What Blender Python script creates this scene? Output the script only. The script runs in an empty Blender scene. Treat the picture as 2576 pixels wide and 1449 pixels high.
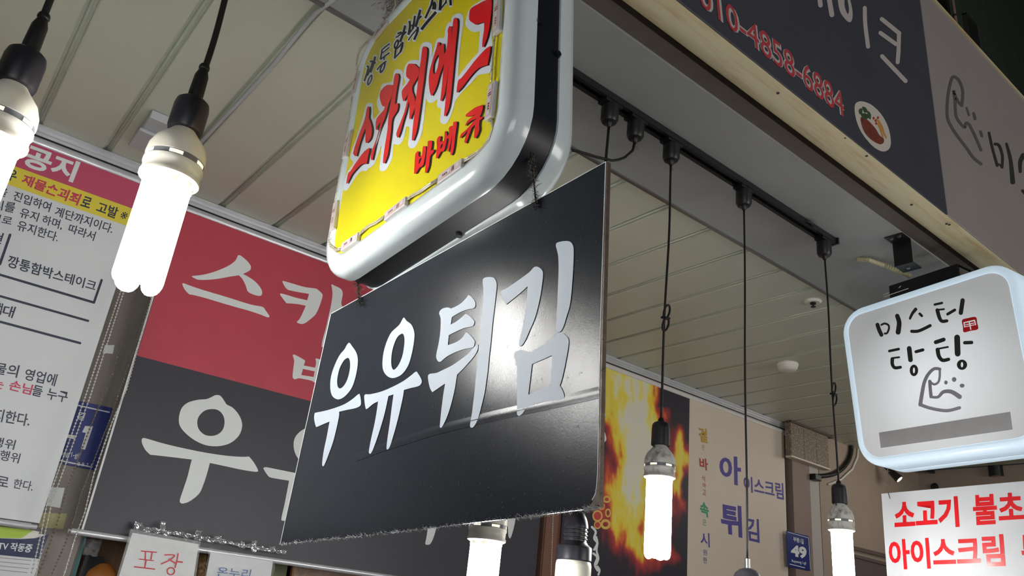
import bpy, bmesh, math, random
from mathutils import Vector, Matrix
from mathutils import noise as mn
from mathutils.geometry import tessellate_polygon
random.seed(7)
scn = bpy.context.scene
C = scn.collection

# ---------------------------------------------------------------- camera, world, lights, exposure
F = 1972.743; CX, CY = 1288.0, 724.5
R = Matrix(((0.7709683827460556, -0.3188947394822289, -0.5512838633013784),
            (-0.6286337114238602, -0.24225448433176197, -0.7390077277556812),
            (0.10211468879350498, 0.9163072137398645, -0.3872385316324967)))
CAM = Vector((0, 0, 1.6))
H = 1.3                                   # ceiling height above the lens
cd = bpy.data.cameras.new('camera'); cam = bpy.data.objects.new('camera', cd); C.objects.link(cam)
cd.sensor_width = 36; cd.sensor_fit = 'HORIZONTAL'; cd.lens = F / 2576 * 36; cd.clip_start = .02
cam.matrix_world = Matrix.Translation(CAM) @ R.to_4x4()
scn.camera = cam
scn.view_settings.view_transform = 'Standard'; scn.view_settings.look = 'None'
scn.view_settings.gamma = 1; scn.view_settings.use_curve_mapping = False
scn.view_settings.exposure = 0.14
scn.render.film_transparent = False
w = bpy.data.worlds.new('night'); scn.world = w; w.use_nodes = True
w.node_tree.nodes['Background'].inputs[0].default_value = (.55, .60, .62, 1)
w.node_tree.nodes['Background'].inputs[1].default_value = .02
def area(name, loc, target, sx, sy, power, col=(1, .97, .92)):
    l = bpy.data.lights.new(name, 'AREA'); l.shape = 'RECTANGLE'; l.size = sx; l.size_y = sy; l.energy = power; l.color = col
    o = bpy.data.objects.new(name, l); C.objects.link(o); o.location = loc
    o.rotation_euler = (Vector(target) - Vector(loc)).to_track_quat('-Z', 'Y').to_euler(); return o
# lamps and lit shop fronts on the other side of the market lane
area('shop_front_light', (-1.6, -2.6, 2.1), (1.2, 1.5, 2.4), 2.4, 1.2, 32, (.93, .98, 1))
area('shop_front_light', (3.6, -3.2, 2.0), (2.6, 1.5, 2.6), 3.0, 1.2, 62, (1, .96, .9))
area('low_fill_light', (1.2, .4, .35), (1.3, 1.6, 2.9), 2.6, 1.0, 3.5, (1, .97, .9))  # added fill panel below the view, aimed up at the soffit
# unseen fill light added to brighten the walls right of the banners
area('wall_fill_light', (5.3, 1.75, 2.86), (3.4, 2.7, 1.5), .6, .6, 6, (1, .93, .85))
BULB_E = 36.0

# ---------------------------------------------------------------- helpers
def lin(c):
    return tuple(((v/255)/12.92 if v/255 <= .04045 else ((v/255+.055)/1.055)**2.4) for v in c)
def mat(name, rgb, rough=.5, metal=0., emis=0., var=0., vscale=20., bump=0., bscale=60., rgb2=None, coat=0., trans=0., alpha=1., stretch=None, spec=.5):
    m = bpy.data.materials.new(name); m.use_nodes = True; nt = m.node_tree; b = nt.nodes['Principled BSDF']
    c = lin(rgb); b.inputs['Base Color'].default_value = (*c, 1)
    b.inputs['Roughness'].default_value = rough; b.inputs['Metallic'].default_value = metal
    b.inputs['Coat Weight'].default_value = coat; b.inputs['Coat Roughness'].default_value = .1
    b.inputs['Specular IOR Level'].default_value = spec
    b.inputs['Transmission Weight'].default_value = trans; b.inputs['Alpha'].default_value = alpha
    if emis: b.inputs['Emission Color'].default_value = (*c, 1); b.inputs['Emission Strength'].default_value = emis
    if var or bump or rgb2:
        tc = nt.nodes.new('ShaderNodeTexCoord'); mp = nt.nodes.new('ShaderNodeMapping'); nt.links.new(tc.outputs['Object'], mp.inputs[0])
        if stretch: mp.inputs['Scale'].default_value = stretch
    if var or rgb2:
        n = nt.nodes.new('ShaderNodeTexNoise'); n.inputs['Scale'].default_value = vscale; n.inputs['Detail'].default_value = 6
        n.inputs['Roughness'].default_value = .65
        nt.links.new(mp.outputs[0], n.inputs['Vector'])
        r = nt.nodes.new('ShaderNodeValToRGB'); nt.links.new(n.outputs['Fac'], r.inputs[0]); nt.links.new(r.outputs[0], b.inputs['Base Color'])
        if rgb2:
            r.color_ramp.elements[0].position = .5; r.color_ramp.elements[1].position = .72
            r.color_ramp.elements[0].color = (*c, 1); r.color_ramp.elements[1].color = (*lin(rgb2), 1)
        else:
            r.color_ramp.elements[0].position = .3; r.color_ramp.elements[1].position = .7
            r.color_ramp.elements[0].color = (*[v*(1-var) for v in c], 1); r.color_ramp.elements[1].color = (*[min(1, v*(1+var)) for v in c], 1)
        if emis: nt.links.new(r.outputs[0], b.inputs['Emission Color'])
    if bump:
        n2 = nt.nodes.new('ShaderNodeTexNoise'); n2.inputs['Scale'].default_value = bscale; n2.inputs['Detail'].default_value = 4
        nt.links.new(mp.outputs[0], n2.inputs['Vector'])
        bp_ = nt.nodes.new('ShaderNodeBump'); bp_.inputs['Strength'].default_value = bump; bp_.inputs['Distance'].default_value = .002
        nt.links.new(n2.outputs['Fac'], bp_.inputs['Height']); nt.links.new(bp_.outputs[0], b.inputs['Normal'])
    return m
def ray(x, y): return R @ Vector(((x-CX)/F, -(y-CY)/F, -1.))
class Plane:
    def __init__(s, p, n): s.p = Vector(p); s.n = Vector(n).normalized()
    def hit(s, x, y, off=0.):               # off: towards the lens side of the plane
        d = ray(x, y); n = s.n if s.n.dot(d) < 0 else -s.n
        q = s.p + n*off
        return CAM + d * ((q-CAM).dot(n)/d.dot(n))
    def face(s):
        d = s.p - CAM
        return s.n if s.n.dot(d) < 0 else -s.n
    def shift(s, off): return Plane(s.p + s.face()*off, s.n)
def PZ(z): return Plane((0, 0, CAM.z+z), (0, 0, 1))
def PY(y): return Plane((0, y, CAM.z), (0, 1, 0))
def project(v):
    q = R.transposed() @ (Vector(v)-CAM); return (CX - F*q.x/q.z, CY + F*q.y/q.z)
def link(name, me, m, parent=None):
    o = bpy.data.objects.new(name, me); C.objects.link(o)
    if m is not None: me.materials.append(m)
    if parent is not None: o.parent = parent
    return o
def empty(name, loc, label, cat, group=None):
    o = bpy.data.objects.new(name, None); C.objects.link(o); o.location = loc; o.empty_display_size = .05
    o['label'] = label; o['category'] = cat
    if group: o['group'] = group
    bpy.context.view_layer.update()
    return o
def tag(o, label, cat, group=None):
    o['label'] = label; o['category'] = cat
    if group: o['group'] = group
    return o
def struct(o): o['kind'] = 'structure'; return o
def meshob(name, verts, faces, m, parent=None, smooth=False, origin=None):
    """verts in world coordinates; parent empties carry only a location"""
    if origin is None: origin = parent_origin(parent) if parent is not None else Vector((0, 0, 0))
    me = bpy.data.meshes.new(name); me.from_pydata([tuple(Vector(v)-origin) for v in verts], [], faces); me.update()
    if smooth:
        for p in me.polygons: p.use_smooth = True
    o = link(name, me, m, parent)
    if parent is None: o.location = origin
    return o
def parent_origin(p):
    v = Vector((0, 0, 0))
    while p is not None: v += p.location; p = p.parent
    return v
class MB:
    def __init__(s): s.v = []; s.f = []
    def add(s, vs, fs):
        n = len(s.v); s.v += [Vector(a) for a in vs]; s.f += [tuple(n+i for i in f) for f in fs]
    def box(s, a, b):
        x0, y0, z0 = a; x1, y1, z1 = b
        s.add([(x0,y0,z0),(x1,y0,z0),(x1,y1,z0),(x0,y1,z0),(x0,y0,z1),(x1,y0,z1),(x1,y1,z1),(x0,y1,z1)],
              [(0,3,2,1),(4,5,6,7),(0,1,5,4),(1,2,6,5),(2,3,7,6),(3,0,4,7)])
    def prism(s, pts, d):                 # pts loop, extruded by vector d
        n = len(pts); d = Vector(d)
        vs = [Vector(p) for p in pts] + [Vector(p)+d for p in pts]
        fs = [tuple(range(n)), tuple(range(2*n-1, n-1, -1))] + [(i, (i+1) % n, n+(i+1) % n, n+i) for i in range(n)]
        s.add(vs, [tuple(reversed(f)) for f in fs])
    def tube(s, pts, r, n=8, cap=True):
        pts = [Vector(p) for p in pts]; rs = r if isinstance(r, (list, tuple)) else [r]*len(pts)
        rings = []; up = None
        for i, p in enumerate(pts):
            t = (pts[min(i+1, len(pts)-1)]-pts[max(i-1, 0)]).normalized()
            if up is None: up = t.orthogonal().normalized()
            up = (up - t*up.dot(t)).normalized(); side = t.cross(up)
            rings.append([p + (up*math.cos(2*math.pi*k/n)+side*math.sin(2*math.pi*k/n))*rs[i] for k in range(n)])
        vs = [v for rg in rings for v in rg]
        fs = [(i*n+k, i*n+(k+1) % n, (i+1)*n+(k+1) % n, (i+1)*n+k) for i in range(len(pts)-1) for k in range(n)]
        if cap: fs += [tuple(range(n-1, -1, -1)), tuple((len(pts)-1)*n+k for k in range(n))]
        s.add(vs, fs)
    def lathe(s, prof, o=(0, 0, 0), n=28, axis='Z'):   # prof: (r, z) list
        o = Vector(o); vs = []; 
        for r, z in prof:
            for k in range(n):
                a = 2*math.pi*k/n
                vs.append(o + Vector((r*math.cos(a), r*math.sin(a), z)))
        m = len(prof); fs = [(i*n+k, i*n+(k+1) % n, (i+1)*n+(k+1) % n, (i+1)*n+k) for i in range(m-1) for k in range(n)]
        fs += [tuple(range(n-1, -1, -1)), tuple((m-1)*n+k for k in range(n))]
        s.add(vs, fs)
    def build(s, name, m, parent=None, smooth=False, origin=None): return meshob(name, s.v, s.f, m, parent, smooth, origin)
def auto(o, ang=35):
    me = o.data
    for p in me.polygons: p.use_smooth = True
    bm = bmesh.new(); bm.from_mesh(me)
    bmesh.ops.recalc_face_normals(bm, faces=bm.faces)
    for e in bm.edges:
        if len(e.link_faces) == 2 and e.calc_face_angle(0) > math.radians(ang): e.smooth = False
    bm.to_mesh(me); bm.free(); return o
def bevel(o, wdt, seg=2):
    bm = bmesh.new(); bm.from_mesh(o.data)
    bmesh.ops.recalc_face_normals(bm, faces=bm.faces)
    bmesh.ops.bevel(bm, geom=[e for e in bm.edges if len(e.link_faces) == 2 and e.calc_face_angle(0) > .6], offset=wdt, segments=seg, affect='EDGES', profile=.5)
    bm.to_mesh(o.data); bm.free(); return auto(o, 15)

# ---- lettering drawn on planes
def parse(s):                               # "x,y x,y* ..."  (* = sharp corner)
    out = []
    for t in s.split():
        c = t.endswith('*'); a, b = t.rstrip('*').split(','); out.append((float(a), float(b), c))
    return out
def smoothp(pts, k=4):
    n = len(pts); P = [Vector((a, b)) for a, b, c in pts]; out = []
    for i in range(n):
        p1, p2 = P[i], P[(i+1) % n]
        p0 = P[i-1] if not pts[i][2] else p1; p3 = P[(i+2) % n] if not pts[(i+1) % n][2] else p2
        for j in range(k):
            t = j/k; t2 = t*t; t3 = t2*t
            out.append(.5*((2*p1)+(p2-p0)*t+(2*p0-5*p1+4*p2-p3)*t2+(3*p1-p0-3*p2+p3)*t3))
    return out
class Ink:
    """flat print: shapes given in a zoom crop's pixels are laid on a plane as a thin mesh"""
    def __init__(s, plane, crop=(0, 0, 1), off=.0006): s.pl = plane; s.c = crop; s.off = off; s.v = []; s.f = []; s.k = 0
    def P(s, x, y):
        ox, oy, sc = s.c; return s.pl.hit(ox+x/sc, oy+y/sc, s.off + s.k*2e-6)
    def loops(s, loops):
        s.k += 1
        tri = tessellate_polygon([[Vector((p[0], p[1], 0)) for p in l] for l in loops])
        flat = [p for l in loops for p in l]; n = len(s.v)
        s.v += [s.P(p[0], p[1]) for p in flat]; s.f += [tuple(n+i for i in t) for t in tri]
    def poly(s, txt, *holes, k=4, d=(0, 0)):
        ls = [smoothp(parse(t), k) for t in (txt,)+holes]
        s.loops([[p+Vector(d) for p in l] for l in ls])
    def stroke(s, txt, wd, taper=None, round_=True):
        pts = [Vector((a, b)) for a, b, c in parse(txt)]
        if len(pts) > 2:
            q = [(p.x, p.y, False) for p in pts]; dense = []
            for i in range(len(pts)-1):
                p0 = pts[i-1] if i else pts[0]; p1 = pts[i]; p2 = pts[i+1]; p3 = pts[min(i+2, len(pts)-1)]
                for j in range(5):
                    t = j/5; dense.append(.5*((2*p1)+(p2-p0)*t+(2*p0-5*p1+4*p2-p3)*t*t+(3*p1-p0-3*p2+p3)*t**3))
            dense.append(pts[-1]); pts = dense
        n = len(pts); L = []; Rr = []
        for i, p in enumerate(pts):
            t = (pts[min(i+1, n-1)]-pts[max(i-1, 0)]).normalized(); nn = Vector((-t.y, t.x))
            ww = wd/2
            if taper: ww *= taper[0]+(taper[1]-taper[0])*i/(n-1)
            L.append(p+nn*ww); Rr.append(p-nn*ww)
        s.k += 1; b = len(s.v)
        s.v += [s.P(*p) for p in L]+[s.P(*p) for p in Rr]
        s.f += [(b+i, b+i+1, b+n+i+1, b+n+i) for i in range(n-1)]
        if round_:
            for p, ww in ((pts[0], (L[0]-Rr[0]).length/2), (pts[-1], (L[-1]-Rr[-1]).length/2)):
                s.loops([[p+Vector((math.cos(a*math.pi/6), math.sin(a*math.pi/6)))*ww for a in range(12)]])
    def ring(s, cx, cy, rx, ry, hx, hy, n=28, sk=0.):
        o = [Vector((cx+rx*math.cos(2*math.pi*i/n)+sk*ry*math.sin(2*math.pi*i/n), cy+ry*math.sin(2*math.pi*i/n))) for i in range(n)]
        h = [Vector((cx+hx*math.cos(2*math.pi*i/n)+sk*hy*math.sin(2*math.pi*i/n), cy+hy*math.sin(2*math.pi*i/n))) for i in range(n)]
        s.loops([o, h] if hx else [o])
    def text(s, body, tl, tr, br, bl, bold=0.):
        s.k += 1
        V, Fc, bb = glyphs(body, bold)
        x0, x1, y0, y1 = bb; n = len(s.v)
        A = [s.P(*p) for p in (tl, tr, br, bl)]
        for x, y in V:
            u = (x-x0)/(x1-x0); v = (y1-y)/(y1-y0)
            s.v.append(A[0]*(1-u)*(1-v)+A[1]*u*(1-v)+A[2]*u*v+A[3]*(1-u)*v)
        s.f += [tuple(n+i for i in f) for f in Fc]
    def build(s, name, m, parent):
        # one object per syllable, word or mark: shapes that lie close together stay one
        n = len(s.v); up = list(range(n))
        def find(a):
            while up[a] != a: up[a] = up[up[a]]; a = up[a]
            return a
        for f in s.f:
            for b in f[1:]: up[find(b)] = find(f[0])
        isl = {}
        for f in s.f: isl.setdefault(find(f[0]), []).append(f)
        cl = []
        for fs in isl.values():
            pts = [s.v[a] for f in fs for a in f]
            cl.append([[min(p[k] for p in pts) for k in range(3)], [max(p[k] for p in pts) for k in range(3)], fs])
        def gap(a, b): return math.sqrt(sum(max(0, a[0][k]-b[1][k], b[0][k]-a[1][k])**2 for k in range(3)))
        def size(a): return math.sqrt(sum((a[1][k]-a[0][k])**2 for k in range(3)))
        up = list(range(len(cl)))
        for i_ in range(len(cl)):
            for j in range(i_+1, len(cl)):
                if gap(cl[i_], cl[j]) < .4*max(size(cl[i_]), size(cl[j])): up[find(j)] = find(i_)
        grp = {}
        for i_ in range(len(cl)): grp.setdefault(find(i_), []).extend(cl[i_][2])
        cl = [(0, 0, g) for g in grp.values()]
        obs = []
        for c in cl:
            used = sorted({a for f in c[2] for a in f}); ix = {a: q for q, a in enumerate(used)}
            obs.append(meshob(name, [s.v[a] for a in used], [tuple(ix[a] for a in f) for f in c[2]], m, parent))
        return Many(obs)
class Many:
    def __init__(s, obs): s.obs = obs
    def __setitem__(s, k, v):
        for o in s.obs: o[k] = v
_g = {}
def glyphs(body, bold):
    if (body, bold) in _g: return _g[(body, bold)]
    c = bpy.data.curves.new('t', 'FONT'); c.body = body; c.offset = bold; c.resolution_u = 3
    o = bpy.data.objects.new('t', c); C.objects.link(o); bpy.context.view_layer.update()
    dg = bpy.context.evaluated_depsgraph_get(); me = bpy.data.meshes.new_from_object(o.evaluated_get(dg))
    V = [(v.co.x, v.co.y) for v in me.vertices]; Fc = [tuple(p.vertices) for p in me.polygons]
    bpy.data.objects.remove(o); bpy.data.curves.remove(c); bpy.data.meshes.remove(me)
    xs = [a for a, b in V]; ys = [b for a, b in V]
    _g[(body, bold)] = (V, Fc, (min(xs), max(xs), min(ys), max(ys))); return _g[(body, bold)]
def slab(name, plane, pts, th, m, parent=None, front=0., bev=0.):
    """a plate whose lens-side face carries the outline pts (photo pixels)"""
    f = plane.face(); loop = [plane.hit(x, y, front) for x, y in pts]
    mb = MB(); mb.prism(loop, -f*th); o = mb.build(name, m, parent)
    bm = bmesh.new(); bm.from_mesh(o.data); bmesh.ops.recalc_face_normals(bm, faces=bm.faces); bm.to_mesh(o.data); bm.free()
    if bev: bevel(o, bev, 2)
    return o

# ---------------------------------------------------------------- materials
M = {}
M['panel'] = mat('cream_ceiling_metal', (196,197,180), .38)
M['channel'] = mat('ceiling_channel_metal', (178,184,166), .35, var=.06)
M['soffit'] = mat('grey_soffit_sheet', (158,160,157), .45, var=.08, vscale=2.5, bump=.1, bscale=8)
M['brown'] = mat('brown_recess', (98,88,80), .6, var=.1)
M['cream'] = mat('aged_cream_frame', (208,196,160), .45, vscale=9, rgb2=(190,158,110), stretch=(.5, 6, 6))
M['fascia_black'] = mat('fascia_black', (72,73,82), .35, var=.08, vscale=4)
M['fascia_grey'] = mat('fascia_grey', (158,150,148), .35, var=.05, vscale=4)
M['grey_ink'] = mat('grey_letter', (188,180,178), .5)
M['red_ink'] = mat('red_letter', (186,64,72), .5)
M['dark_ink'] = mat('dark_letter', (52,52,50), .5)
M['mid_ink'] = mat('mid_grey_letter', (92,92,88), .5)
M['alu'] = mat('aluminium', (214,216,222), .3, metal=.45, var=.04)
M['alu_dark'] = mat('aluminium_dull', (150,150,150), .35, metal=.85)
M['ban_white'] = mat('banner_white', (216,219,222), .5, var=.02, vscale=3)
M['ban_pink'] = mat('banner_pink', (188,76,104), .5)
M['ban_yellow'] = mat('banner_yellow', (224,206,70), .5)
M['ban_red'] = mat('banner_red', (186,66,82), .48, var=.05, vscale=5)
M['ban_black'] = mat('banner_black', (52,51,60), .48, var=.06, vscale=4)
M['ban_beige'] = mat('banner_beige', (214,200,184), .5, var=.02)
M['let_white'] = mat('letter_white', (226,230,230), .5)
M['navy_ink'] = mat('navy_letter', (52,54,74), .5)
M['pink_ink'] = mat('pink_letter', (196,62,92), .5)
M['crimson_ink'] = mat('crimson_letter', (196,40,52), .5)
M['bul_ink'] = mat('blue_letter', (66,104,160), .5)
M['purple'] = mat('purple_letter', (72,60,150), .55)
M['brick'] = mat('brick_red_letter', (176,66,56), .55)
M['gold'] = mat('gold_letter', (190,150,50), .55)
M['green'] = mat('green_letter', (50,150,110), .55)
M['yellow'] = mat('sign_yellow', (222,208,22), .3, var=.03, vscale=3, coat=.2)
M['sred'] = mat('sign_red', (222,26,34), .3, coat=.2)
M['sblack'] = mat('sign_black_ink', (24,24,24), .3)
M['swhite'] = mat('sign_white_ink', (220,228,236), .3)
M['shell'] = mat('white_sign_plastic', (216,226,228), .2, var=.03, vscale=14, rgb2=None, coat=.4)
M['band'] = mat('black_sign_band', (24,26,33), .42, bump=.3, bscale=20, spec=.4)
M['cord'] = mat('black_cord', (14,14,16), .5)
M['socket'] = mat('black_bakelite', (30,29,36), .38, var=.25, vscale=40)
M['ballast'] = mat('white_ballast', (226,222,208), .4, var=.06, vscale=30)
M['slot'] = mat('vent_slot', (112,114,118), .4)
M['dusty'] = mat('dusty_ballast', (205,203,196), .5, rgb2=(110,106,100), vscale=40)
M['dust'] = mat('grey_dust', (104,96,88), .95)
M['dustw'] = mat('pale_dust', (196,196,196), .95)
M['pillar'] = mat('grey_pillar', (128,120,114), .5, var=.12, vscale=8, rgb2=None, stretch=(6, 6, .6))
M['blue_plate'] = mat('navy_plate', (26,44,118), .35)
M['metal_black'] = mat('black_bracket', (24,25,29), .4, var=.3, vscale=40)
M['wood'] = mat('brown_wood', (120,88,58), .5, var=.25, vscale=5, stretch=(8, 8, .8))
M['brown_post'] = mat('brown_post', (134,98,84), .35, metal=.3)
M['wall_brown'] = mat('brown_wall', (138,118,108), .6, var=.06, vscale=6)
M['wall_beige'] = mat('beige_wall', (158,142,128), .6, var=.05, vscale=6)
M['night'] = mat('night_wall', (84,98,82), .8, var=.2)
M['conduit'] = mat('cream_conduit', (196,188,150), .5)
M['det'] = mat('detector_white', (225,222,212), .4)
M['mould'] = mat('dark_moulding', (98,84,80), .5)
M['asphalt'] = mat('street_paving', (92,90,88), .8, var=.2, vscale=10)
# bulb tubes: what gives off light
m = mat('lit_tube', (255,255,255), .4); b_ = m.node_tree.nodes['Principled BSDF']
b_.inputs['Emission Color'].default_value = (1, .995, .965, 1); b_.inputs['Emission Strength'].default_value = BULB_E; M['lit'] = m
def glossy_board():
    m = mat('black_gloss_board', (22,26,31), .3, coat=0); nt = m.node_tree; b = nt.nodes['Principled BSDF']
    tc = nt.nodes.new('ShaderNodeTexCoord')
    n1 = nt.nodes.new('ShaderNodeTexNoise'); n1.inputs['Scale'].default_value = 420; n1.inputs['Detail'].default_value = 3
    n2 = nt.nodes.new('ShaderNodeTexNoise'); n2.inputs['Scale'].default_value = 7; n2.inputs['Detail'].default_value = 3
    v = nt.nodes.new('ShaderNodeTexVoronoi'); v.inputs['Scale'].default_value = 65; v.feature = 'F1'
    for n in (n1, n2, v): nt.links.new(tc.outputs['Object'], n.inputs['Vector'])
    r = nt.nodes.new('ShaderNodeValToRGB'); r.color_ramp.elements[0].position = .02; r.color_ramp.elements[0].color = (.06,.06,.065,1)
    r.color_ramp.elements[1].position = .07; r.color_ramp.elements[1].color = (*lin((29,34,43)), 1)
    nt.links.new(v.outputs['Distance'], r.inputs[0]); nt.links.new(r.outputs[0], b.inputs['Base Color'])
    a = nt.nodes.new('ShaderNodeMath'); a.operation = 'MULTIPLY_ADD'; a.inputs[1].default_value = .5
    nt.links.new(n1.outputs['Fac'], a.inputs[0]); nt.links.new(n2.outputs['Fac'], a.inputs[2])
    bp = nt.nodes.new('ShaderNodeBump'); bp.inputs['Strength'].default_value = .14; bp.inputs['Distance'].default_value = .0012
    nt.links.new(a.outputs[0], bp.inputs['Height']); nt.links.new(bp.outputs[0], b.inputs['Normal'])
    b.inputs['Roughness'].default_value = .25; b.inputs['Specular IOR Level'].default_value = .33
    return m
M['board'] = glossy_board()
M['board_ink'] = mat('board_letter_white', (206,216,228), .5, spec=.25)
def clear(name, rgb=(240,240,240), rough=.08, a=.35):
    return mat(name, rgb, rough, alpha=a, bump=.9, bscale=70)
M['clear'] = clear('clear_plastic', a=.12); M['film'] = clear('plastic_film', (230,232,235), .1, .28)
M['tape'] = mat('crinkled_clear_tape', (232,234,238), .12, metal=.8, bump=1, bscale=45, alpha=.7)

# ---------------------------------------------------------------- the setting
YT = .961*H; YS0, YS1 = .813*H, 1.153*H; YB = 2.12*H; YL = 2.06*H; ZC = CAM.z+H; YF = .695*H
ceil = bpy.data.objects.new('ceiling', None); C.objects.link(ceil); struct(ceil); ceil.location = (0, 0, 0)
mb = MB(); mb.box((-1.6, YS1, ZC+.007), (5.9, 3.6, ZC+.05)); mb.build('backing_sheet', M['channel'], ceil)
PW = .1628*H; GAP = .025
pan = MB(); pan.box((GAP/2, 0, 0), (PW-GAP/2, 1, .016))
po = pan.build('ceiling_panel', M['panel'], ceil, origin=Vector((0, 0, 0))); bevel(po, .004, 2)
seg = [(-1.6, 3.3*H, 3.55)]
n0 = True
for i in range(-8, 27):
    x = .026*H + .16*0 + i*PW + .01
    o = po if n0 else po.copy()
    if not n0: C.objects.link(o); o.parent = ceil
    n0 = False
    o.location = (x, YS1+.002, ZC); o.scale = (1, (3.55 if x > 99 else YB+.01)-YS1, 1)
# grooves carry a rounded rib
rb = MB(); rb.tube([(0, 0, 0), (0, 1, 0)], .0045, 8)
ro = rb.build('joint_rib', M['channel'], ceil, smooth=True, origin=Vector((0, 0, 0))); first = True
for i in range(-8, 28):
    x = .026*H + i*PW + .01
    o = ro if first else ro.copy()
    if not first: C.objects.link(o); o.parent = ceil
    first = False
    o.location = (x, YS1+.002, ZC+.006); o.scale = (1, (3.55 if x > 99 else YB)-YS1, 1)
# soffit with its turned edge, dark recess and the cream frame of the sign box
mb = MB(); mb.box((-1.6, YS0, ZC-.004), (5.6, YS1, ZC+.03)); so = mb.build('trim_1', M['soffit']); struct(so)
mb = MB(); mb.box((-1.6, YS1-.006, ZC-.010), (5.6, YS1+.006, ZC-.002)); struct(mb.build('trim_2', M['alu_dark']))
mb = MB(); mb.box((-1.6, .776*H, ZC+.003), (5.6, YS0, ZC+.03)); struct(mb.build('trim_3', M['brown']))
mb = MB(); mb.box((-1.6, .757*H, ZC+.05), (5.6, .776*H, ZC+.06)); struct(mb.build('trim_4', M['cord']))  # black sheet stands in for the deep shade of the gap
mb = MB(); y0, y1 = .697*H, .760*H
prof = [(y0, .004), (y0+.012, -.004), (y0+.05, -.007), (y1-.012, -.010), (y1-.003, -.006), (y1, .002), (y1, .05), (y0, .05)]
mb.prism([(-1.6, a, ZC+b) for a, b in prof], (7.2, 0, 0)); cf = mb.build('trim_5', M['cream']); struct(cf)
bm = bmesh.new(); bm.from_mesh(cf.data); bmesh.ops.recalc_face_normals(bm, faces=bm.faces); bm.to_mesh(cf.data); bm.free(); auto(cf, 50)
# rivet holes of the cream frame
mb = MB()
for px, py in ((1957,234),(2180,392),(2293,515),(2381,563),(2388,565),(2126,347)):
    p = PZ(H-.0085).hit(px, py); mb.tube([p, p-Vector((0, 0, .0012))], .004 if px != 2126 else .0025, 10)
mb.build('rivet_hole', M['cord'], cf)
# rear wall, side returns, floor
mb = MB(); mb.box((PY(2.10*H).hit(2066,1300).x, 2.10*H, 0), (6.5, 3.6, ZC+.01)); struct(mb.build('wall_back', M['wall_beige']))
mb = MB(); mb.box((-1.6, 3.5, 0), (3.37*H, 3.6, ZC+.01)); struct(mb.build('wall_rear', M['wall_brown']))
mb = MB(); mb.box((-6, -5, -.05), (9, 3.6, 0)); struct(mb.build('floor', M['asphalt']))
mb = MB(); mb.box((-1.65, 1.0, 0), (-1.6, 3.6, ZC)); struct(mb.build('wall_left', M['wall_beige']))
mb = MB(); mb.box((5.95, 1.9, 0), (6.0, 3.6, ZC+.01)); struct(mb.build('wall_right', M['wall_beige']))
# dado moulding low on the far wall (right of the frame)
WB = PY(2.10*H)
for nm, pts, m_ in (('trim_6', [(2150,1374),(2240,1396),(2240,1405),(2150,1383)], M['mould']), ('trim_7', [(2150,1394),(2240,1418),(2240,1426),(2150,1402)], M['mould'])):
    struct(slab(nm, WB, [WB and pts[0], (pts[1][0]+60, pts[1][1]+15), (pts[2][0]+60, pts[2][1]+15), pts[3]], .02, m_, front=.02))
struct(slab('trim_8', WB, [(2150,1405),(2290,1440),(2290,1700),(2150,1600)], .01, M['mould'], front=.01))
# pilaster beside the pale banner: narrow front with a stone block above
def box_px(name, y0, y1, pts, m_, parent=None):   # front face pts on the plane Y=y0, running back to y1
    pl = PY(y0); loop = [pl.hit(*p) for p in pts]; mb = MB(); mb.prism(loop, (0, y1-y0, 0)); o = mb.build(name, m_, parent)
    bm = bmesh.new(); bm.from_mesh(o.data); bmesh.ops.recalc_face_normals(bm, faces=bm.faces); bm.to_mesh(o.data); bm.free(); return o
YP = 2.10*H
xa = PY(YP).hit(1990, 1200).x-.02; xb = PY(YP).hit(2041, 1300).x
mb = MB(); mb.box((PY(YP).hit(1994, 1200).x, YP, 0), (xb, 3.4, ZC)); struct(mb.build('wall_pilaster', M['wall_brown']))
mb = MB(); xg = xb+.001; mb.box((xg, YP+.004, 0), (PY(2.10*H).hit(2066,1300).x-.001, 3.4, ZC)); struct(mb.build('wall_return', mat('pale_return', (178,172,166), .6)))

# ---------------------------------------------------------------- front fascia sign boards above the cream frame
PF = PY(YF)
def fascia(name, pts, m_, label):
    r = empty(name, PF.hit(*pts[0]), label, 'sign board', 'shop name boards on the front fascia')
    return r
seam_x = PF.hit(2350, 270).x; zt = PF.hit(2460, 124).z; zb = ZC+.003
fb = empty('fascia_sign', (1.2, YF, zb), 'black shop sign with grey lettering, red phone number and a steak plate picture', 'sign')
mb = MB(); mb.box((-1.6, YF, zb), (seam_x-.0015, YF+.06, zt)); bevel(mb.build('panel', M['fascia_black'], fb), .002, 1)
fg = empty('fascia_sign', (3.2, YF, zb), 'pale grey shop sign with a thin drawn face logo, right of the black one', 'sign')
mb = MB(); mb.box((seam_x+.0015, YF, zb), (5.6, YF+.06, zt)); bevel(mb.build('panel', M['fascia_grey'], fg), .002, 1)
mb = MB(); mb.box((-1.6, YF-.004, zt), (seam_x-.0015, YF+.07, zt+.012)); mb.build('top_edge', M['cream'], fb)
mb = MB(); mb.box((seam_x+.0015, YF-.004, zt), (5.6, YF+.07, zt+.012)); mb.build('top_edge', M['cream'], fg)
K9 = (1600, 0, 2.899); K10 = (2380, 100, 3.45); K8b = (2200, 0, 2.415)
phone = ((446,-157),(1505,672),(1525,866),(466,37))
i = Ink(PF, K9, .0008); i.text('010-4858-6884', *phone, bold=.046); i.build('phone_number_outline', M['grey_ink'], fb)['label'] = 'pale outline of the phone number'
i = Ink(PF, K9, .0014); i.text('010-4858-6884', *phone, bold=-.002); i.build('phone_number', M['red_ink'], fb)['label'] = 'red phone number 010-4858-6884'
i = Ink(PF, K9, .0008)
i.stroke('1335,-40 1345,38', 34); i.stroke('1400,-60 1428,108', 36)
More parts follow.
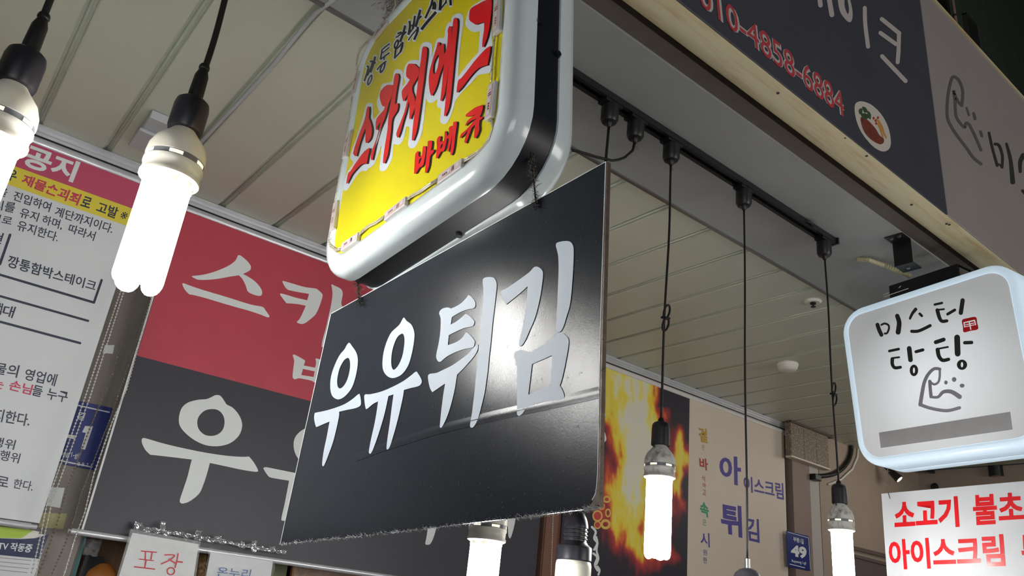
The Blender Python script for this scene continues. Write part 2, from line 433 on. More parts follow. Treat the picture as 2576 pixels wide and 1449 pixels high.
i.loops([smoothp(parse('1478,-30 1475,30 1495,100 1545,158 1572,152 1580,95 1565,10 1545,-50'), 4), smoothp(parse('1522,-10 1522,50 1545,103 1552,60 1538,-10'), 4)])
i.stroke('1668,58 1672,180 1692,340', 30); 
i.c = K8b
i.stroke('44,116 150,202', 26); i.stroke('148,204 146,300 140,378', 25); i.stroke('36,200 130,268', 25); i.stroke('46,342 188,492', 26)
i.build('lettering', M['grey_ink'], fb)['label'] = 'large grey brush letters'
i = Ink(PF, K9, .0008)
i.poly('1595,770 1620,742 1665,742 1725,770 1790,835 1838,925 1858,1020 1850,1080 1810,1105 1760,1090 1700,1040 1635,950 1600,850'); pl_ = i.build('plate_picture', mat('plate_white', (206,198,190), .5, var=.06, vscale=80), fb); pl_['label'] = 'round picture of a white plate with steak'
i = Ink(PF, K9, .0012); i.poly('1638,862 1665,855 1700,885 1745,935 1775,985 1805,1010 1808,1035 1785,1052 1740,1035 1690,995 1655,940'); i.build('steak_picture', mat('steak_brown', (120,58,46), .5, var=.35, vscale=60), fb)
i = Ink(PF, K9, .0012)
for a in ('1625,800 1650,790 1648,830 1630,830','1650,780 1675,785 1690,815 1665,820','1690,810 1712,830 1710,870 1690,850','1640,835 1670,825 1700,850 1680,870 1655,860'): i.poly(a)
i.build('greens_picture', mat('picture_green', (60,84,56), .5, var=.3, vscale=80), fb)
i = Ink(PF, K9, .0012)
for a in ('1755,870 1775,900 1790,960','1770,880 1795,925 1812,985','1785,905 1805,960 1825,1005','1765,905 1785,950 1800,1000'): i.stroke(a, 11)
i.build('fries_picture', mat('picture_yellow', (198,142,66), .5), fb)
i = Ink(PF, K9, .0012)
for cx, cy in ((1733,862),(1748,880),(1752,900),(1765,858)): i.ring(cx, cy, 8, 10, 0, 0, 10)
i.build('tomato_picture', mat('picture_red', (178,58,52), .5), fb)
i = Ink(PF, K10, .0008)
i.stroke('138,572 145,500 143,430 110,350 62,322 35,390 14,520 12,670 50,760 110,850 175,935 240,1025 305,1078', 25)
i.stroke('138,572 105,535 78,480 66,440 78,520 82,600 95,680 160,762 172,725 200,735 245,820 280,900 305,958', 24)
i.stroke('180,592 200,655', 17); i.stroke('240,638 253,688', 24); i.stroke('300,798 312,836', 24)
i.build('face_logo', M['mid_ink'], fg)['label'] = 'dark grey line logo like a winking face'
i = Ink(PF, K10, .0010)
i.stroke('374,808 400,930 445,1092', 30, (.7, .8)); i.stroke('428,905 462,920 490,1010 487,1108', 22, (1.2, 1)); i.stroke('487,1108 462,1080', 14)
i.stroke('525,902 560,1040 580,1235', 34, (.6, 1.2)); i.stroke('672,1005 645,1060 645,1145', 40, (1.1, .6)); i.stroke('665,1310 720,1370', 24)
i.stroke('770,1085 800,1150', 30); 
i.build('lettering', M['dark_ink'], fg)
# night behind the fascia
mb = MB(); mb.box((1.5, 2.02, ZC+.07), (9, 2.10, 9)); struct(mb.build('wall_night', M['night']))
nb = empty('drain_pipe', PY(1.94).hit(2410, 60), 'pale pipe rising in the dark behind the fascia', 'pipe')
p0, p1 = PY(1.94).hit(2393,-40), PY(1.94).hit(2410,90); mb = MB(); mb.tube([(p1.x, 1.94, p1.z-.6), (p1.x, 1.94, p1.z+1.6)], .012, 12); mb.build('tube', mat('dim_pink_pipe', (196,160,140), .4), nb, True)
mb = MB()
for z_ in (-.1, .2, .5): mb = MB(); mb.tube([(p1.x, 1.94, p1.z+z_), (p1.x, 1.94, p1.z+z_+.02)], .015, 12); mb.build('pipe_clamp', M['alu_dark'], nb)
pass
gr = empty('window_grille', PY(1.98).hit(2440, 100), 'small barred window grille in the dark above the fascia', 'grille')
mb = MB(); c0 = PY(1.98).hit(2436, 60); c1 = PY(1.98).hit(2462, 112)
g0, g1 = c0.x, c1.x+.01; 
mb.box((g0, 1.98, c1.z-.12), (g1+.02, 2.02, c1.z-.11)); mb.build('rail', M['alu_dark'], gr); mb = MB(); mb.box((g0, 1.98, c0.z+.12), (g1+.02, 2.02, c0.z+.13)); mb.build('rail', M['alu_dark'], gr)
for k in range(5):
    mb = MB(); xx = g0+(g1+.02-g0)*k/4; mb.box((xx, 1.98, c1.z-.12), (xx+.004, 2.02, c0.z+.13)); mb.build('bar', M['alu_dark'], gr)
mb = MB(); q = PY(1.98).hit(2375, 20); mb.box((q.x-.02, 1.95, q.z-.6), (q.x+.04, 2.02, q.z+1.0)); tag(mb.build('dark_post', mat('dark_post', (40,36,34), .6)), 'dark upright post between the fascia top and the pale pipe', 'post')

# ---------------------------------------------------------------- banners and their rails
def rail(name, x0, x1, yc, zt, label, end_l=False, end_r=False, tube_m=None):
    r = empty(name, (x0, yc, zt), label, 'banner rail', 'aluminium roller rails over the banners')
    mb = MB(); p = [(-.030,0),(.030,0),(.030,-.046),(-.004,-.046),(-.004,-.036),(-.016,-.036),(-.016,-.024),(-.020,-.022),(-.020,-.014),(-.030,-.013)]
    mb.prism([(x0, yc+a*.72, zt+b) for a, b in p], (x1-x0, 0, 0)); o = mb.build('channel', M['alu'], r)
    bm = bmesh.new(); bm.from_mesh(o.data); bmesh.ops.recalc_face_normals(bm, faces=bm.faces); bm.to_mesh(o.data); bm.free()
    mb = MB(); mb.box((x0+.004, yc-.016, zt-.0445), (x1-.004, yc-.004, zt-.0365)); mb.build('shadow_slot', M['cord'], r); mb = MB(); mb.tube([(x0+.005, yc-.010, zt-.059), (x1-.005, yc-.010, zt-.059)], .0172, 24); auto(mb.build('roller_tube', tube_m or M['alu'], r))
    for f, xx in ((end_l, x0), (end_r, x1)):
        if f:
            mb = MB(); mb.prism([(xx-.002, yc-.032, zt), (xx-.002, yc+.032, zt), (xx-.002, yc+.032, zt-.05), (xx-.002, yc+.012, zt-.079), (xx-.002, yc-.022, zt-.079), (xx-.002, yc-.032, zt-.05)], (.008, 0, 0))
            auto(mb.build('end_cap', M['det'], r))
    return r
ZR = ZC-.001
r1 = rail('banner_rail', -.9, .302*H, YL+.022, ZR, 'aluminium rail over the white notice banner at the left', end_r=False)
r2 = rail('banner_rail', .385*H, 2.0*H, YB+.029, ZR, 'aluminium rail over the red and black banner', end_l=True)
xf0 = PY(YB).hit(1415, 1300).x; xf1 = PY(YB).hit(1733, 1100).x; xi1 = PY(YB).hit(1981, 1065).x
r3 = rail('banner_rail', 2.02*H, xi1, YB+.022, ZR, 'aluminium rail over the flame and pale dessert banners', end_r=True, tube_m=mat('tube_white', (214,208,206), .35))

def sheet(name, plane, pts, m_, parent, nx=24, nz=24, curl=.004, seed=0, off=0.):
    """hung vinyl: gently wavy sheet between four photo corners (tl,tr,br,bl), 1 mm thick"""
    A = [plane.hit(x, y, off) for x, y in pts]; f = plane.face(); vs = []; 
    def pt(u, v, k): 
        p = A[0]*(1-u)*(1-v)+A[1]*u*(1-v)+A[2]*u*v+A[3]*(1-u)*v
        return p - f*k
    for k in (0, .0012):
        for j in range(nz+1):
            for i_ in range(nx+1): vs.append(pt(i_/nx, j/nz, k))
    W = nx+1; N = W*(nz+1); fs = []
    for j in range(nz):
        for i_ in range(nx):
            a = j*W+i_; fs += [(a, a+W, a+W+1, a+1), (N+a, N+a+1, N+a+W+1, N+a+W)]
    for i_ in range(nx): fs += [(i_, i_+1, N+i_+1, N+i_), (nz*W+i_, N+nz*W+i_, N+nz*W+i_+1, nz*W+i_+1)]
    for j in range(nz): a = j*W; b = j*W+nx; fs += [(a, N+a, N+a+W, a+W), (b, b+W, N+b+W, N+b)]
    return meshob(name, vs, fs, m_, parent)
PL, PB = PY(YL), PY(YB)
def quad(plane, x0, x1, z0, z1): return [project((x0, plane.p.y, CAM.z+z1)), project((x1, plane.p.y, CAM.z+z1)), project((x1, plane.p.y, CAM.z+z0)), project((x0, plane.p.y, CAM.z+z0))]
# --- notice banner
xr = .3155*H; xl = -.62; zbot = .088*H
nb1 = empty('notice_banner', (0, YL, ZC-.06), 'white notice banner with pink header and rows of black text, left of the pillar', 'banner')
zP = .944*H
def zat(px, py, pl=PL): return pl.hit(px, py).z-CAM.z
z_pink = zat(150, 455); z_yel = zat(150, 497)
z_pink = (zat(31,416)+zat(300,513))/2; z_yel = (zat(20,457)+zat(295,567))/2
sheet('vinyl_sheet', PL, quad(PL, xl, xr, zbot, zP+.0), M['ban_white'], nb1, 2, 2)
def band(name, z0, z1, m_, par, pl, x0, x1, off=.0006):
    mb = MB(); y = pl.p.y-off; mb.add([(x0, y, CAM.z+z0), (x1, y, CAM.z+z0), (x1, y, CAM.z+z1), (x0, y, CAM.z+z1)], [(0, 1, 2, 3)]); return mb.build(name, m_, par)
band('header_band', z_pink, zP, M['ban_pink'], nb1, PL, xl, xr)['label'] = 'pink header band'
band('warning_band', z_yel, z_pink, M['ban_yellow'], nb1, PL, xl, xr)['label'] = 'yellow warning band'
KA = (0, 330, 4.997); KB = (0, 570, 4.673); KC = (0, 880, 2.547)
i = Ink(PL, KA, .0012); i.text('공지', (352,148), (1015,392), (915,648), (258,425), bold=.035); i.build('heading_letters', M['let_white'], nb1)['label'] = 'white heading letters on pink'
i = Ink(PL, KA, .0012); i.text('재물손괴죄', (308,535), (1032,795), (972,938), (255,655), bold=.03)
i.c = KC; i.text('는', (-40,180), (28,195), (18,255), (-50,240), bold=.02); i.text('손님', (72,190), (215,225), (195,290), (52,255), bold=.02)
i.build('red_lettering', M['pink_ink'], nb1)['label'] = 'pinkish red words in the notice'
i = Ink(PL, KA, .0012)
i.text('우', (100,462), (232,500), (190,640), (60,600), bold=.02); i.text('로', (1055,810), (1168,848), (1122,972), (1005,935), bold=.02)
i.text('고발', (1245,880), (1500,965), (1455,1105), (1200,1010), bold=.02); i.text('※', (1540,1005), (1620,1032), (1580,1115), (1500,1085))
i.text('을', (-10,690), (110,720), (75,830), (-40,800), bold=.008); i.text('진입하여', (190,748), (655,900), (618,1020), (155,862), bold=.01)
i.text('계단까지이다.', (712,942), (1442,1172), (1402,1290), (678,1062), bold=.01)
i.text('티를', (-60,860), (208,900), (172,1032), (-80,975), bold=.01); i.text('유지', (272,955), (502,1030), (466,1140), (236,1078), bold=.01)
i.text('하며,', (548,1048), (805,1125), (770,1248), (515,1165), bold=.01); i.text('따라서', (882,1162), (1212,1265), (1175,1382), (850,1270), bold=.01)
i.text('리로', (-90,1030), (168,1082), (135,1188), (-120,1130), bold=.01); i.text('유지한다.', (238,1112), (755,1280), (718,1395), (205,1240), bold=.01)
i.c = KB
i.text('깡통함박스테이크', (110,330), (1145,645), (1112,762), (75,472), bold=.015)
i.stroke('118,98 0,440', 32); i.stroke('-60,548 1105,893', 28); i.stroke('1105,893 1195,630', 28); i.stroke('-60,800 1035,1108', 27); i.stroke('-60,1102 942,1370', 28)
i.text('대', (55,920), (192,945), (145,1078), (20,1045), bold=.015); i.text('액', (-70,885), (40,905), (10,1040), (-110,1010), bold=.015); i.text('현', (-80,60), (52,78), (10,205), (-110,190), bold=.015)
i.c = KC
i.text('물의', (-28,78), (128,100), (108,180), (-45,150), bold=.015); i.text('영업에', (170,118), (372,158), (350,235), (150,190), bold=.015)
i.text('들', (218,222), (282,238), (262,305), (200,290), bold=.015); i.text('누구', (312,245), (442,272), (425,340), (295,315), bold=.015)
i.text('지한다.', (-30,372), (202,415), (185,492), (-50,455), bold=.015)
i.text('행위', (-40,555), (105,578), (88,642), (-55,618), bold=.01); i.text('행위', (8,640), (135,665), (118,728), (-8,705), bold=.01)
i.text('로', (-10,805), (62,820), (50,882), (-20,870), bold=.01); i.text('한다.', (95,825), (222,845), (205,908), (80,885), bold=.01)
i.build('black_lettering', M['navy_ink'], nb1)['label'] = 'dark rows of notice text and diagram lines'
mb = MB(); mb.tube([(xl, YL, CAM.z+.082*H), (.30*H, YL, CAM.z+.079*H)], .0085, 14); mb.tube([(.30*H, YL, CAM.z+.079*H), (.313*H, YL, CAM.z+.079*H)], .0065, 10); auto(mb.build('bottom_rod', M['alu'], nb1))['label'] = 'grey metal bottom rod'
# --- red and black banner
xm0 = .4135*H; xm1 = PY(YB).hit(1357, 1330).x; zmid = .5185*H
nb2 = empty('shop_banner', (xm0, YB, ZC-.06), 'red over black banner with big white brush letters behind the hanging signs', 'banner')
sheet('vinyl_sheet', PB, quad(PB, xm0, xm1, .084*H, .944*H), M['ban_black'], nb2, 2, 2)
band('red_field', zmid, .944*H, M['ban_red'], nb2, PB, xm0+.008, xm1)['label'] = 'red upper field'
band('white_edge', .084*H, .944*H, M['let_white'], nb2, PB, xm0, xm0+.006, .0004)['label'] = 'thin white left edge'
K3 = (440, 620, 4.026); K3b = (0, 949, 2.898); K0 = (700, 760, 2.1036); K1 = (1060, 690, 3.6227); K2 = (1240, 600, 3.15)
i = Ink(PB, K3, .0012)
i.poly('640,90 660,90 690,110 730,145 765,190 770,215 755,245 690,278* 740,305 800,345 850,395 880,445 882,480 865,500 820,495 760,472 735,450 728,430 710,380 680,325 648,292* 560,305 450,325 340,337 240,337 205,325 172,305 185,298 280,287 380,262 480,225 560,185 610,145 630,110')
i.poly('75,380 90,373 130,388 250,430 400,475 550,520 700,568 800,595 888,612 920,650 955,700 955,712 935,717 880,695 780,660 620,615 450,565 300,520 180,490 148,485 110,450 85,410')
i.poly('1090,352 1110,352 1200,378 1320,412 1420,425 1450,440 1490,478 1495,505 1470,590 1430,680 1380,730 1320,775 1280,785 1240,772 1238,760 1265,730 1300,660 1325,600* 1230,582 1130,575* 1095,530 1065,485 1080,477 1130,490 1230,520 1340,545* 1358,480* 1250,462 1145,440* 1115,410 1092,365')
i.poly('1585,385 1620,398 1680,430 1700,480 1690,600 1800,640 1790,700 1680,680 1640,780 1560,950 1500,1015 1486,1005 1500,930 1530,820 1560,690 1580,600 1595,500 1592,430')
i.poly('1195,1098 1215,1097 1260,1120 1310,1150 1318,1165 1305,1205* 1420,1228* 1430,1180 1425,1140 1440,1135 1480,1150 1500,1170 1490,1250 1460,1320 1435,1378 1405,1372 1385,1360 1320,1345 1255,1335 1215,1345 1195,1330 1192,1300 1200,1230 1208,1160 1195,1110', '1297,1240* 1415,1265* 1405,1322* 1280,1302*')
i.c = K3b
i.poly('1575,130 1600,132 1620,150 1640,180 1655,200 1700,225 1745,280 1765,340 1755,400 1720,450 1660,488 1580,503 1500,495 1420,460 1350,405 1310,350 1305,290 1325,225 1370,185 1440,165 1500,160 1530,150 1560,135',
       '1540,232 1590,240 1625,275 1637,325 1625,380 1590,415 1540,428 1490,418 1450,380 1438,330 1450,285 1490,245')
i.poly('1035,450 1050,443 1080,450 1200,485 1350,520 1500,550 1650,572 1760,580 1815,578* 1850,620 1880,675 1875,688 1840,687 1750,672 1640,648 1530,625* 1510,700 1480,790 1450,850 1390,900 1340,920 1315,915 1312,890 1335,820 1365,730 1385,650 1398,600* 1250,582 1095,565* 1060,530 1035,480')
i.c = K0
i.poly('150,665 250,640 330,700 330,800 250,860 150,850 110,833 86,790 82,740 100,700', '170,700 250,700 280,750 250,800 170,800 150,750')
i.poly('-78,882 -70,874 -55,875 0,886 95,905 300,945 420,960 450,1010 380,1005 250,985 160,962* 140,1040 100,1110 45,1152 22,1156 17,1142 35,1060 57,945* 0,936 -40,928 -55,918')
i.poly('600,1200 625,1100 700,1000 640,1190 615,1222 595,1215')
i.poly('900,1000 860,1100 830,1220 808,1275 790,1284 778,1278 785,1240 800,1150 830,1060')
i.poly('1215,1020 1262,1040 1255,1150 1235,1235 1222,1248 1215,1200')
i.build('lettering', M['let_white'], nb2)['label'] = 'big white brush letters'
mb = MB(); mb.tube([(.392*H, YB-.004, CAM.z+.083*H), (xm1-.01, YB-.004, CAM.z+.072*H)], .0095, 14); mb.tube([(.386*H, YB-.004, CAM.z+.083*H), (.392*H, YB-.004, CAM.z+.083*H)], .006, 10); auto(mb.build('bottom_rod', M['alu'], nb2))['label'] = 'grey metal bottom rod'
# --- flame banner
def flame_art():
    nx, nz = 90, 170; z1, z0 = .9435*H, -.15; vs = []; cols = []
    blobs = [(110,130,110,200,1.,),(240,330,130,260,1.1),(230,560,110,240,1.15),(250,760,90,170,1.0),(330,500,70,260,.9),(200,820,110,110,.7),(330,180,110,110,.8),(290,960,80,120,.8),(400,700,90,300,.55),(545,620,45,130,.75),(560,800,28,190,.75),(480,900,60,200,.45),
             (50,900,90,190,.36),(150,1090,120,170,.34),(300,1270,120,140,.34),(480,1290,90,90,.34),(590,660,40,100,.3),(230,1000,110,120,.4),(260,1180,80,150,.45),(310,1330,40,110,.36),(470,1290,60,80,.36),(200,1110,60,130,.33)]
    for j in range(nz+1):
        for i_ in range(nx+1):
            x = xf0+(xf1-xf0)*i_/nx; z = z1+(z0-z1)*j/nz; v = Vector((x, YB-.0008, CAM.z+z)); vs.append(v)
            px, py = project(v); X = (px-1500)*2.639; Y = (py-900)*2.639
            wx = mn.noise(Vector((X*.012, Y*.004, 1.3)))*45+mn.noise(Vector((X*.03, Y*.010, 4.3)))*30+mn.noise(Vector((X*.07, Y*.03, 8.3)))*9
            wy = mn.noise(Vector((X*.01, Y*.006, 7.7)))*80
            h = 0
            for bx, by, rx, ry, s_ in blobs:
                h += 1.05*s_*math.exp(-(((X+wx-bx)/rx)**2+((Y+wy-by)/ry)**2)*1.1)
            h += .3*mn.noise(Vector((X*.02, Y*.006, 2.2)))*min(1, h*2) 
            if X > 395 and Y < 330: h *= max(0, 1-(X-395)/40)
            h *= 1+.45*mn.noise(Vector((X*.035, Y*.009, 5.1)))+.25*mn.noise(Vector((X*.08, Y*.02, 6.1)))
            st = [(0,(40,38,50)),(.10,(48,38,48)),(.20,(120,40,50)),(.38,(178,58,54)),(.5,(218,104,46)),(.62,(230,166,50)),(.8,(232,208,62)),(1.25,(232,216,110)),(1.6,(224,220,186)),(2.2,(220,218,205))]
            h = max(0, min(2.19, h))
            for (a, ca), (b, cb) in zip(st, st[1:]):
                if a <= h <= b: t = (h-a)/(b-a); c = [ca[k]*(1-t)+cb[k]*t for k in range(3)]; break
            cols.append(lin(c))
    W = nx+1; fs = [(j*W+i_, (j+1)*W+i_, (j+1)*W+i_+1, j*W+i_+1) for j in range(nz) for i_ in range(nx)]
    return vs, fs, cols
fl = empty('flame_banner', (xf0, YB, ZC-.06), 'banner printed with yellow and red flames on black', 'banner')
vs, fs, cols = flame_art()
mf = bpy.data.materials.new('flame_print'); mf.use_nodes = True; nt = mf.node_tree; at_ = nt.nodes.new('ShaderNodeVertexColor'); at_.layer_name = 'Col'
nt.links.new(at_.outputs['Color'], nt.nodes['Principled BSDF'].inputs['Base Color']); nt.nodes['Principled BSDF'].inputs['Roughness'].default_value = .5
fo = meshob('flame_print', vs, fs, mf, fl)
ca = fo.data.color_attributes.new('Col', 'FLOAT_COLOR', 'POINT')
for k, c in enumerate(cols): ca.data[k].color = (*c, 1)
sheet('vinyl_sheet', PB, quad(PB, xf0, xf1, -.155, .944*H), M['ban_black'], fl, 2, 2)
KF = (1500, 900, 2.639)
i = Ink(PB, KF, .0014)
for a in ('30,300 46,330 38,345','30,345 55,375 45,395 30,385','28,450 52,500 60,545 36,560','30,600 42,650 30,720','0,1190 8,1230 2,1280 14,1330 2,1370','8,1385 22,1410 14,1440'): i.stroke(a, 13)
i.c = (700, 760, 2.1036)
for a in ('1660,1190 1680,1215 1672,1250 1688,1275 1672,1310','1668,1330 1688,1352 1676,1390 1690,1420'): i.stroke(a, 12)
i.build('curled_lettering', M['let_white'], fl)['label'] = 'white curled lettering at the left edge'
i = Ink(PB, KF, .0016)
for a in ('32,306 40,330','32,350 46,375','30,460 46,510 48,540'): i.stroke(a, 8)
i.build('curled_lettering', M['ban_black'], fl)['label'] = 'black cores of the curled lettering'
i = Ink(PB, KF, .0014)
for cx, cy, r_ in ((35,985,22),(8,1050,34),(8,1110,24)): i.ring(cx, cy, r_, r_*1.15, r_*.72, r_*.8)
i.ring(70,940,26,24,14,12); i.ring(62,1105,34,34,18,16); i.ring(78,1030,20,30,10,18)
i.build('ring_print', mat('print_yellow', (216,180,90), .5), fl)
i = Ink(PB, KF, .0011)
for cx, cy, r_ in ((35,985,20),(8,1050,30),(8,1110,20)): i.ring(cx, cy, r_, r_*1.15, 0, 0)
i.build('ring_print', mat('print_red', (196,66,66), .5), fl)
# --- pale dessert banner
ib = empty('dessert_banner', (xf1, YB, ZC-.06), 'pale beige banner with purple words for ice cream and a column of coloured words', 'banner')
sheet('vinyl_sheet', PB, quad(PB, xf1+.002, PB.hit(1975,1200).x, -.15, .944*H), M['ban_beige'], ib, 2, 2)
KI = (1730, 1050, 3.633)
def inkset(name, m_, items, lab, bold):
    i = Ink(PB, KI, .0012)
    for t_, q_ in items: i.text(t_, *q_, bold=bold)
    i.build(name, m_, ib)['label'] = lab
inkset('lettering', M['purple'], [('아', ((288,345),(485,362),(490,632),(295,580))), ('튀', ((298,772),(490,812),(500,1102),(308,1062)))], 'large purple syllables', .03)
inkset('lettering', M['purple'], [('이스크림', ((510,530),(872,602),(880,757),(515,672))), ('김', ((528,905),(650,932),(658,1148),(535,1118)))], 'smaller purple syllables', .02)
inkset('lettering', M['purple'], [('시', ((115,1045),(198,1060),(202,1190),(120,1172)))], 'dark violet syllable', .01)
inkset('lettering', M['gold'], [('겉', ((95,88),(175,105),(183,238),(108,220)))], 'mustard syllable', .03)
inkset('lettering', M['gold'], [('은', ((130,248),(155,253),(158,302),(133,296)))], 'small mustard syllable', 0)
inkset('lettering', M['brick'], [('바', ((105,362),(182,380),(190,490),(112,472)))], 'brick red syllable', .03)
inkset('lettering', M['brick'], [('삭', ((130,528),(163,535),(165,588),(132,580))), ('하', ((134,596),(167,602),(168,648),(136,641))), ('고', ((134,658),(166,665),(168,712),(135,704)))], 'small brick red syllables', 0)
inkset('lettering', M['green'], [('속', ((110,765),(188,787),(196,920),(118,895)))], 'green syllable', .03)
inkset('lettering', M['green'], [('은', ((136,930),(170,936),(173,990),(140,983)))], 'small green syllable', 0)
inkset('lettering', M['purple'], [('원', ((140,1205),(176,1212),(179,1262),(143,1254))), ('한', ((142,1276),(176,1283),(179,1338),(144,1328)))], 'small violet syllables', 0)

# --- pillar between the banners, with plates, papers and chains
mb = MB(); mb.box((.15*H, 2.20*H, 0), (PY(2.2*H).hit(190,1350).x+.022, 2.42*H, ZC)); pil = mb.build('wall_pillar', M['pillar']); struct(pil); bevel(pil, .006, 1)
PP = PY(2.20*H)
ap = empty('address_plate', PP.hit(220, 1100, .005), 'navy street address plate with a white 1, half hidden behind the chains', 'address plate')
sl = slab('plate', PP, [(195,1008),(284,1026),(240,1184),(150,1166)], .004, M['blue_plate'], ap, front=.006, bev=.0015)
i = Ink(PP, KC, .007); i.stroke('480,352 700,400', 8); i.stroke('380,708 590,752', 8)
i.text('길', (505,395), (552,405), (535,452), (490,442), bold=.01); i.poly('545,488* 596,490* 545,640* 518,634* 550,532* 526,528*'); i.poly('415,540* 482,548* 474,572* 408,560*')
i.text('Bupyeong 1-gil', (300,628), (512,662), (506,705), (290,668), bold=.01); i.text('8 9 7 1', (500,718), (588,730), (585,755), (495,742))
i.build('plate_text', M['let_white'], ap)['label'] = 'white lines and characters'
tag(slab('paper_note', PP, [(125.6,1225),(163,1227.5),(151,1278),(117,1272)], .001, M['let_white'], None, front=.002), 'small white note stuck on the pillar below the address plate', 'note')
tag(slab('yellow_note', PP, [(106,1290),(169,1292),(159,1331),(96,1326)], .001, mat('old_yellow_paper', (176,172,128), .7, var=.1, vscale=30), None, front=.002), 'faded yellow paper stuck low on the pillar', 'note')
tag(slab('sticker', PP, [(264,868),(288,868),(284,890),(258,888)], .001, M['let_white'], None, front=.002), 'torn white sticker high on the pillar between chains', 'sticker')
def chain(name, pts, y, r, m_, label):
    o = empty(name, PY(y).hit(*pts[0]), label, 'ball chain', 'ball chains hanging between the banners')
    P3 = [PY(y).hit(*p) for p in pts]; mb = MB(); d = r*2.9
    unit = [Vector(v) for v in ((1,0,0),(0,1,0),(-1,0,0),(0,-1,0))]
    for a, b in zip(P3, P3[1:]):
        L = (b-a).length; n = int(L/d)
        for k in range(n):
            c = a.lerp(b, k/n)
            vs = [c+Vector((0,0,r))]+[c+u*r for u in unit]+[c-Vector((0,0,r))]
            mb.add(vs, [(0,1,2),(0,2,3),(0,3,4),(0,4,1),(5,2,1),(5,3,2),(5,4,3),(5,1,4)])
    bd = mb.build('beads', m_, o, True); bd['kind'] = 'stuff'
    mb = MB(); mb.tube(P3, r*.3, 4); mb.build('link_wire', m_, o)
CH = mat('chain_steel', (214,212,206), .3, metal=.3); CHD = mat('chain_tarnished', (120,108,92), .4, metal=.5)
chain('ball_chain', [(318,690),(214,1000),(119,1262),(104,1340),(78,1450)], 2.005*H, .0034, CH, 'bright ball chain along the edge of the notice banner, first from left')
chain('ball_chain', [(326,688),(226,1000),(131,1262),(112,1345),(90,1450)], 2.0*H, .0034, CH, 'bright ball chain second from the notice banner')
chain('ball_chain', [(352,690),(283,940),(225,1080),(170,1225),(143,1320),(95,1450)], 2.02*H, .0036, CHD, 'tarnished ball chain down the middle of the pillar gap')
chain('ball_chain', [(394,700),(345,855),(278,1050),(205,1240),(185,1310),(165,1365),(128,1450)], 2.03*H, .0032, CHD, 'ball chain right of the middle, crossing the address plate corner')
chain('ball_chain', [(398,690),(318,980),(282,1062),(237,1190),(213,1290),(190,1350),(160,1450)], 2.025*H, .0036, CH, 'ball chain nearest the red and black banner')
# CCTV notice below the white banner
PK = PY(2.08*H)
cc = empty('camera_notice', PK.hit(60, 1400), 'navy and lime camera notice board under the notice banner', 'notice board')
slab('board', PK, [(-60,1320),(122,1346),(80,1470),(-60,1470)], .004, M['ban_white'], cc, bev=.001)
slab('lime_band', PK, [(-60,1318),(84,1334),(52,1354),(-60,1352)], .001, mat('lime_print', (168,196,60), .4), cc, front=.0015)
slab('grey_tab', PK, [(84,1334),(100,1338),(88,1354),(50,1356)], .001, M['det'], cc, front=.002)
slab('navy_band', PK, [(-60,1352),(50,1356),(88,1354),(123,1344),(100,1406),(-60,1390)], .001, mat('navy_print', (36,44,84), .3), cc, front=.0018)
i = Ink(PK, (0, 880, 2.547), .003); i.text('TV 작동중', (-8,1228), (215,1246), (195,1300), (-16,1280), bold=.02); i.build('heading_letters', M['let_white'], cc)
i = Ink(PK, (0, 880, 2.547), .003)
for k in range(4): i.stroke(f'-20,{1330+k*26} {200-k*8},{1350+k*26}', 5, round_=False)
i.build('fine_print', M['fascia_grey'], cc)
# goods under the red and black banner: wall board, teal strip, brown back, wrapped stock
PX = PY(2.34*H); PXn = PY(2.28*H)
tag(slab('counter_back', PX, [(140,1290),(1460,1400),(1460,1560),(60,1500)], .02, M['wood'], None), 'brown wooden board behind the goods under the banners', 'board')
tag(slab('teal_strip', PY(2.22*H), [(196,1342),(220,1346),(184,1470),(150,1470)], .01, mat('teal_paint', (44,104,104), .5), None), 'teal upright strip right of the pillar foot', 'strip')
tag(slab('dark_picture', PXn, [(216,1395),(262,1400),(240,1470),(190,1470)], .006, mat('dark_print', (40,36,40), .4), None), 'dark framed print with red edge beside the teal strip', 'picture')
tag(slab('red_strip', PXn, [(199,1395),(203,1395),(183,1470),(178,1470)], .008, mat('red_edge', (190,40,40), .4), None), 'thin red strip beside the teal strip', 'strip')
def crumple(name, plane, pts, m_, label, cat, amp=.02, nu=26, nv=16, seed=1., thick=.03, parent=None):
    A = [plane.hit(x, y) for x, y in pts]; f = plane.face(); vs = []; fs = []; W = nu+1
    for j in range(nv+1):
        for i_ in range(nu+1):
            u, v = i_/nu, j/nv; p = A[0]*(1-u)*(1-v)+A[1]*u*(1-v)+A[2]*u*v+A[3]*(1-u)*v
            ed = min(1, 6*min(u, 1-u, v, 1-v)+.15)
            n_ = abs(mn.noise(Vector((p.x*38+seed, p.z*38, seed))))+.5*abs(mn.noise(Vector((p.x*90+seed, p.z*90, seed*3))))
            p = p + Vector((mn.noise(p*60), 0, mn.noise(p*60+Vector((9, 9, 9)))))*.006*(1 if name != 'x' else 0)
            vs.append(p+f*(amp*n_*1.6+thick*math.sin(math.pi*v)**.6*math.sin(math.pi*u)**.6*.5))
    fs = [(j*W+i_, (j+1)*W+i_, (j+1)*W+i_+1, j*W+i_+1) for j in range(nv) for i_ in range(nu)]
    o = meshob(name, vs, fs, m_, parent)
    if parent is None: tag(o, label, cat)
    return o
crumple('plastic_bag', PY(2.2*H), [(212,1352),(258,1358),(246,1400),(206,1394)], M['film'], 'crumpled clear plastic bag under the rod right of the pillar', 'plastic bag', seed=3.)
mb = MB(); q = PY(2.3*H).hit(248, 1455); mb.lathe([(.001,.05),(.03,.045),(.05,.02),(.055,0),(.05,-.03),(.02,-.05)], q, 20)
tag(mb.build('orange_lantern', mat('orange_ball', (196,124,56), .5), None, True), 'small orange rounded thing low beside the brown board', 'ornament')
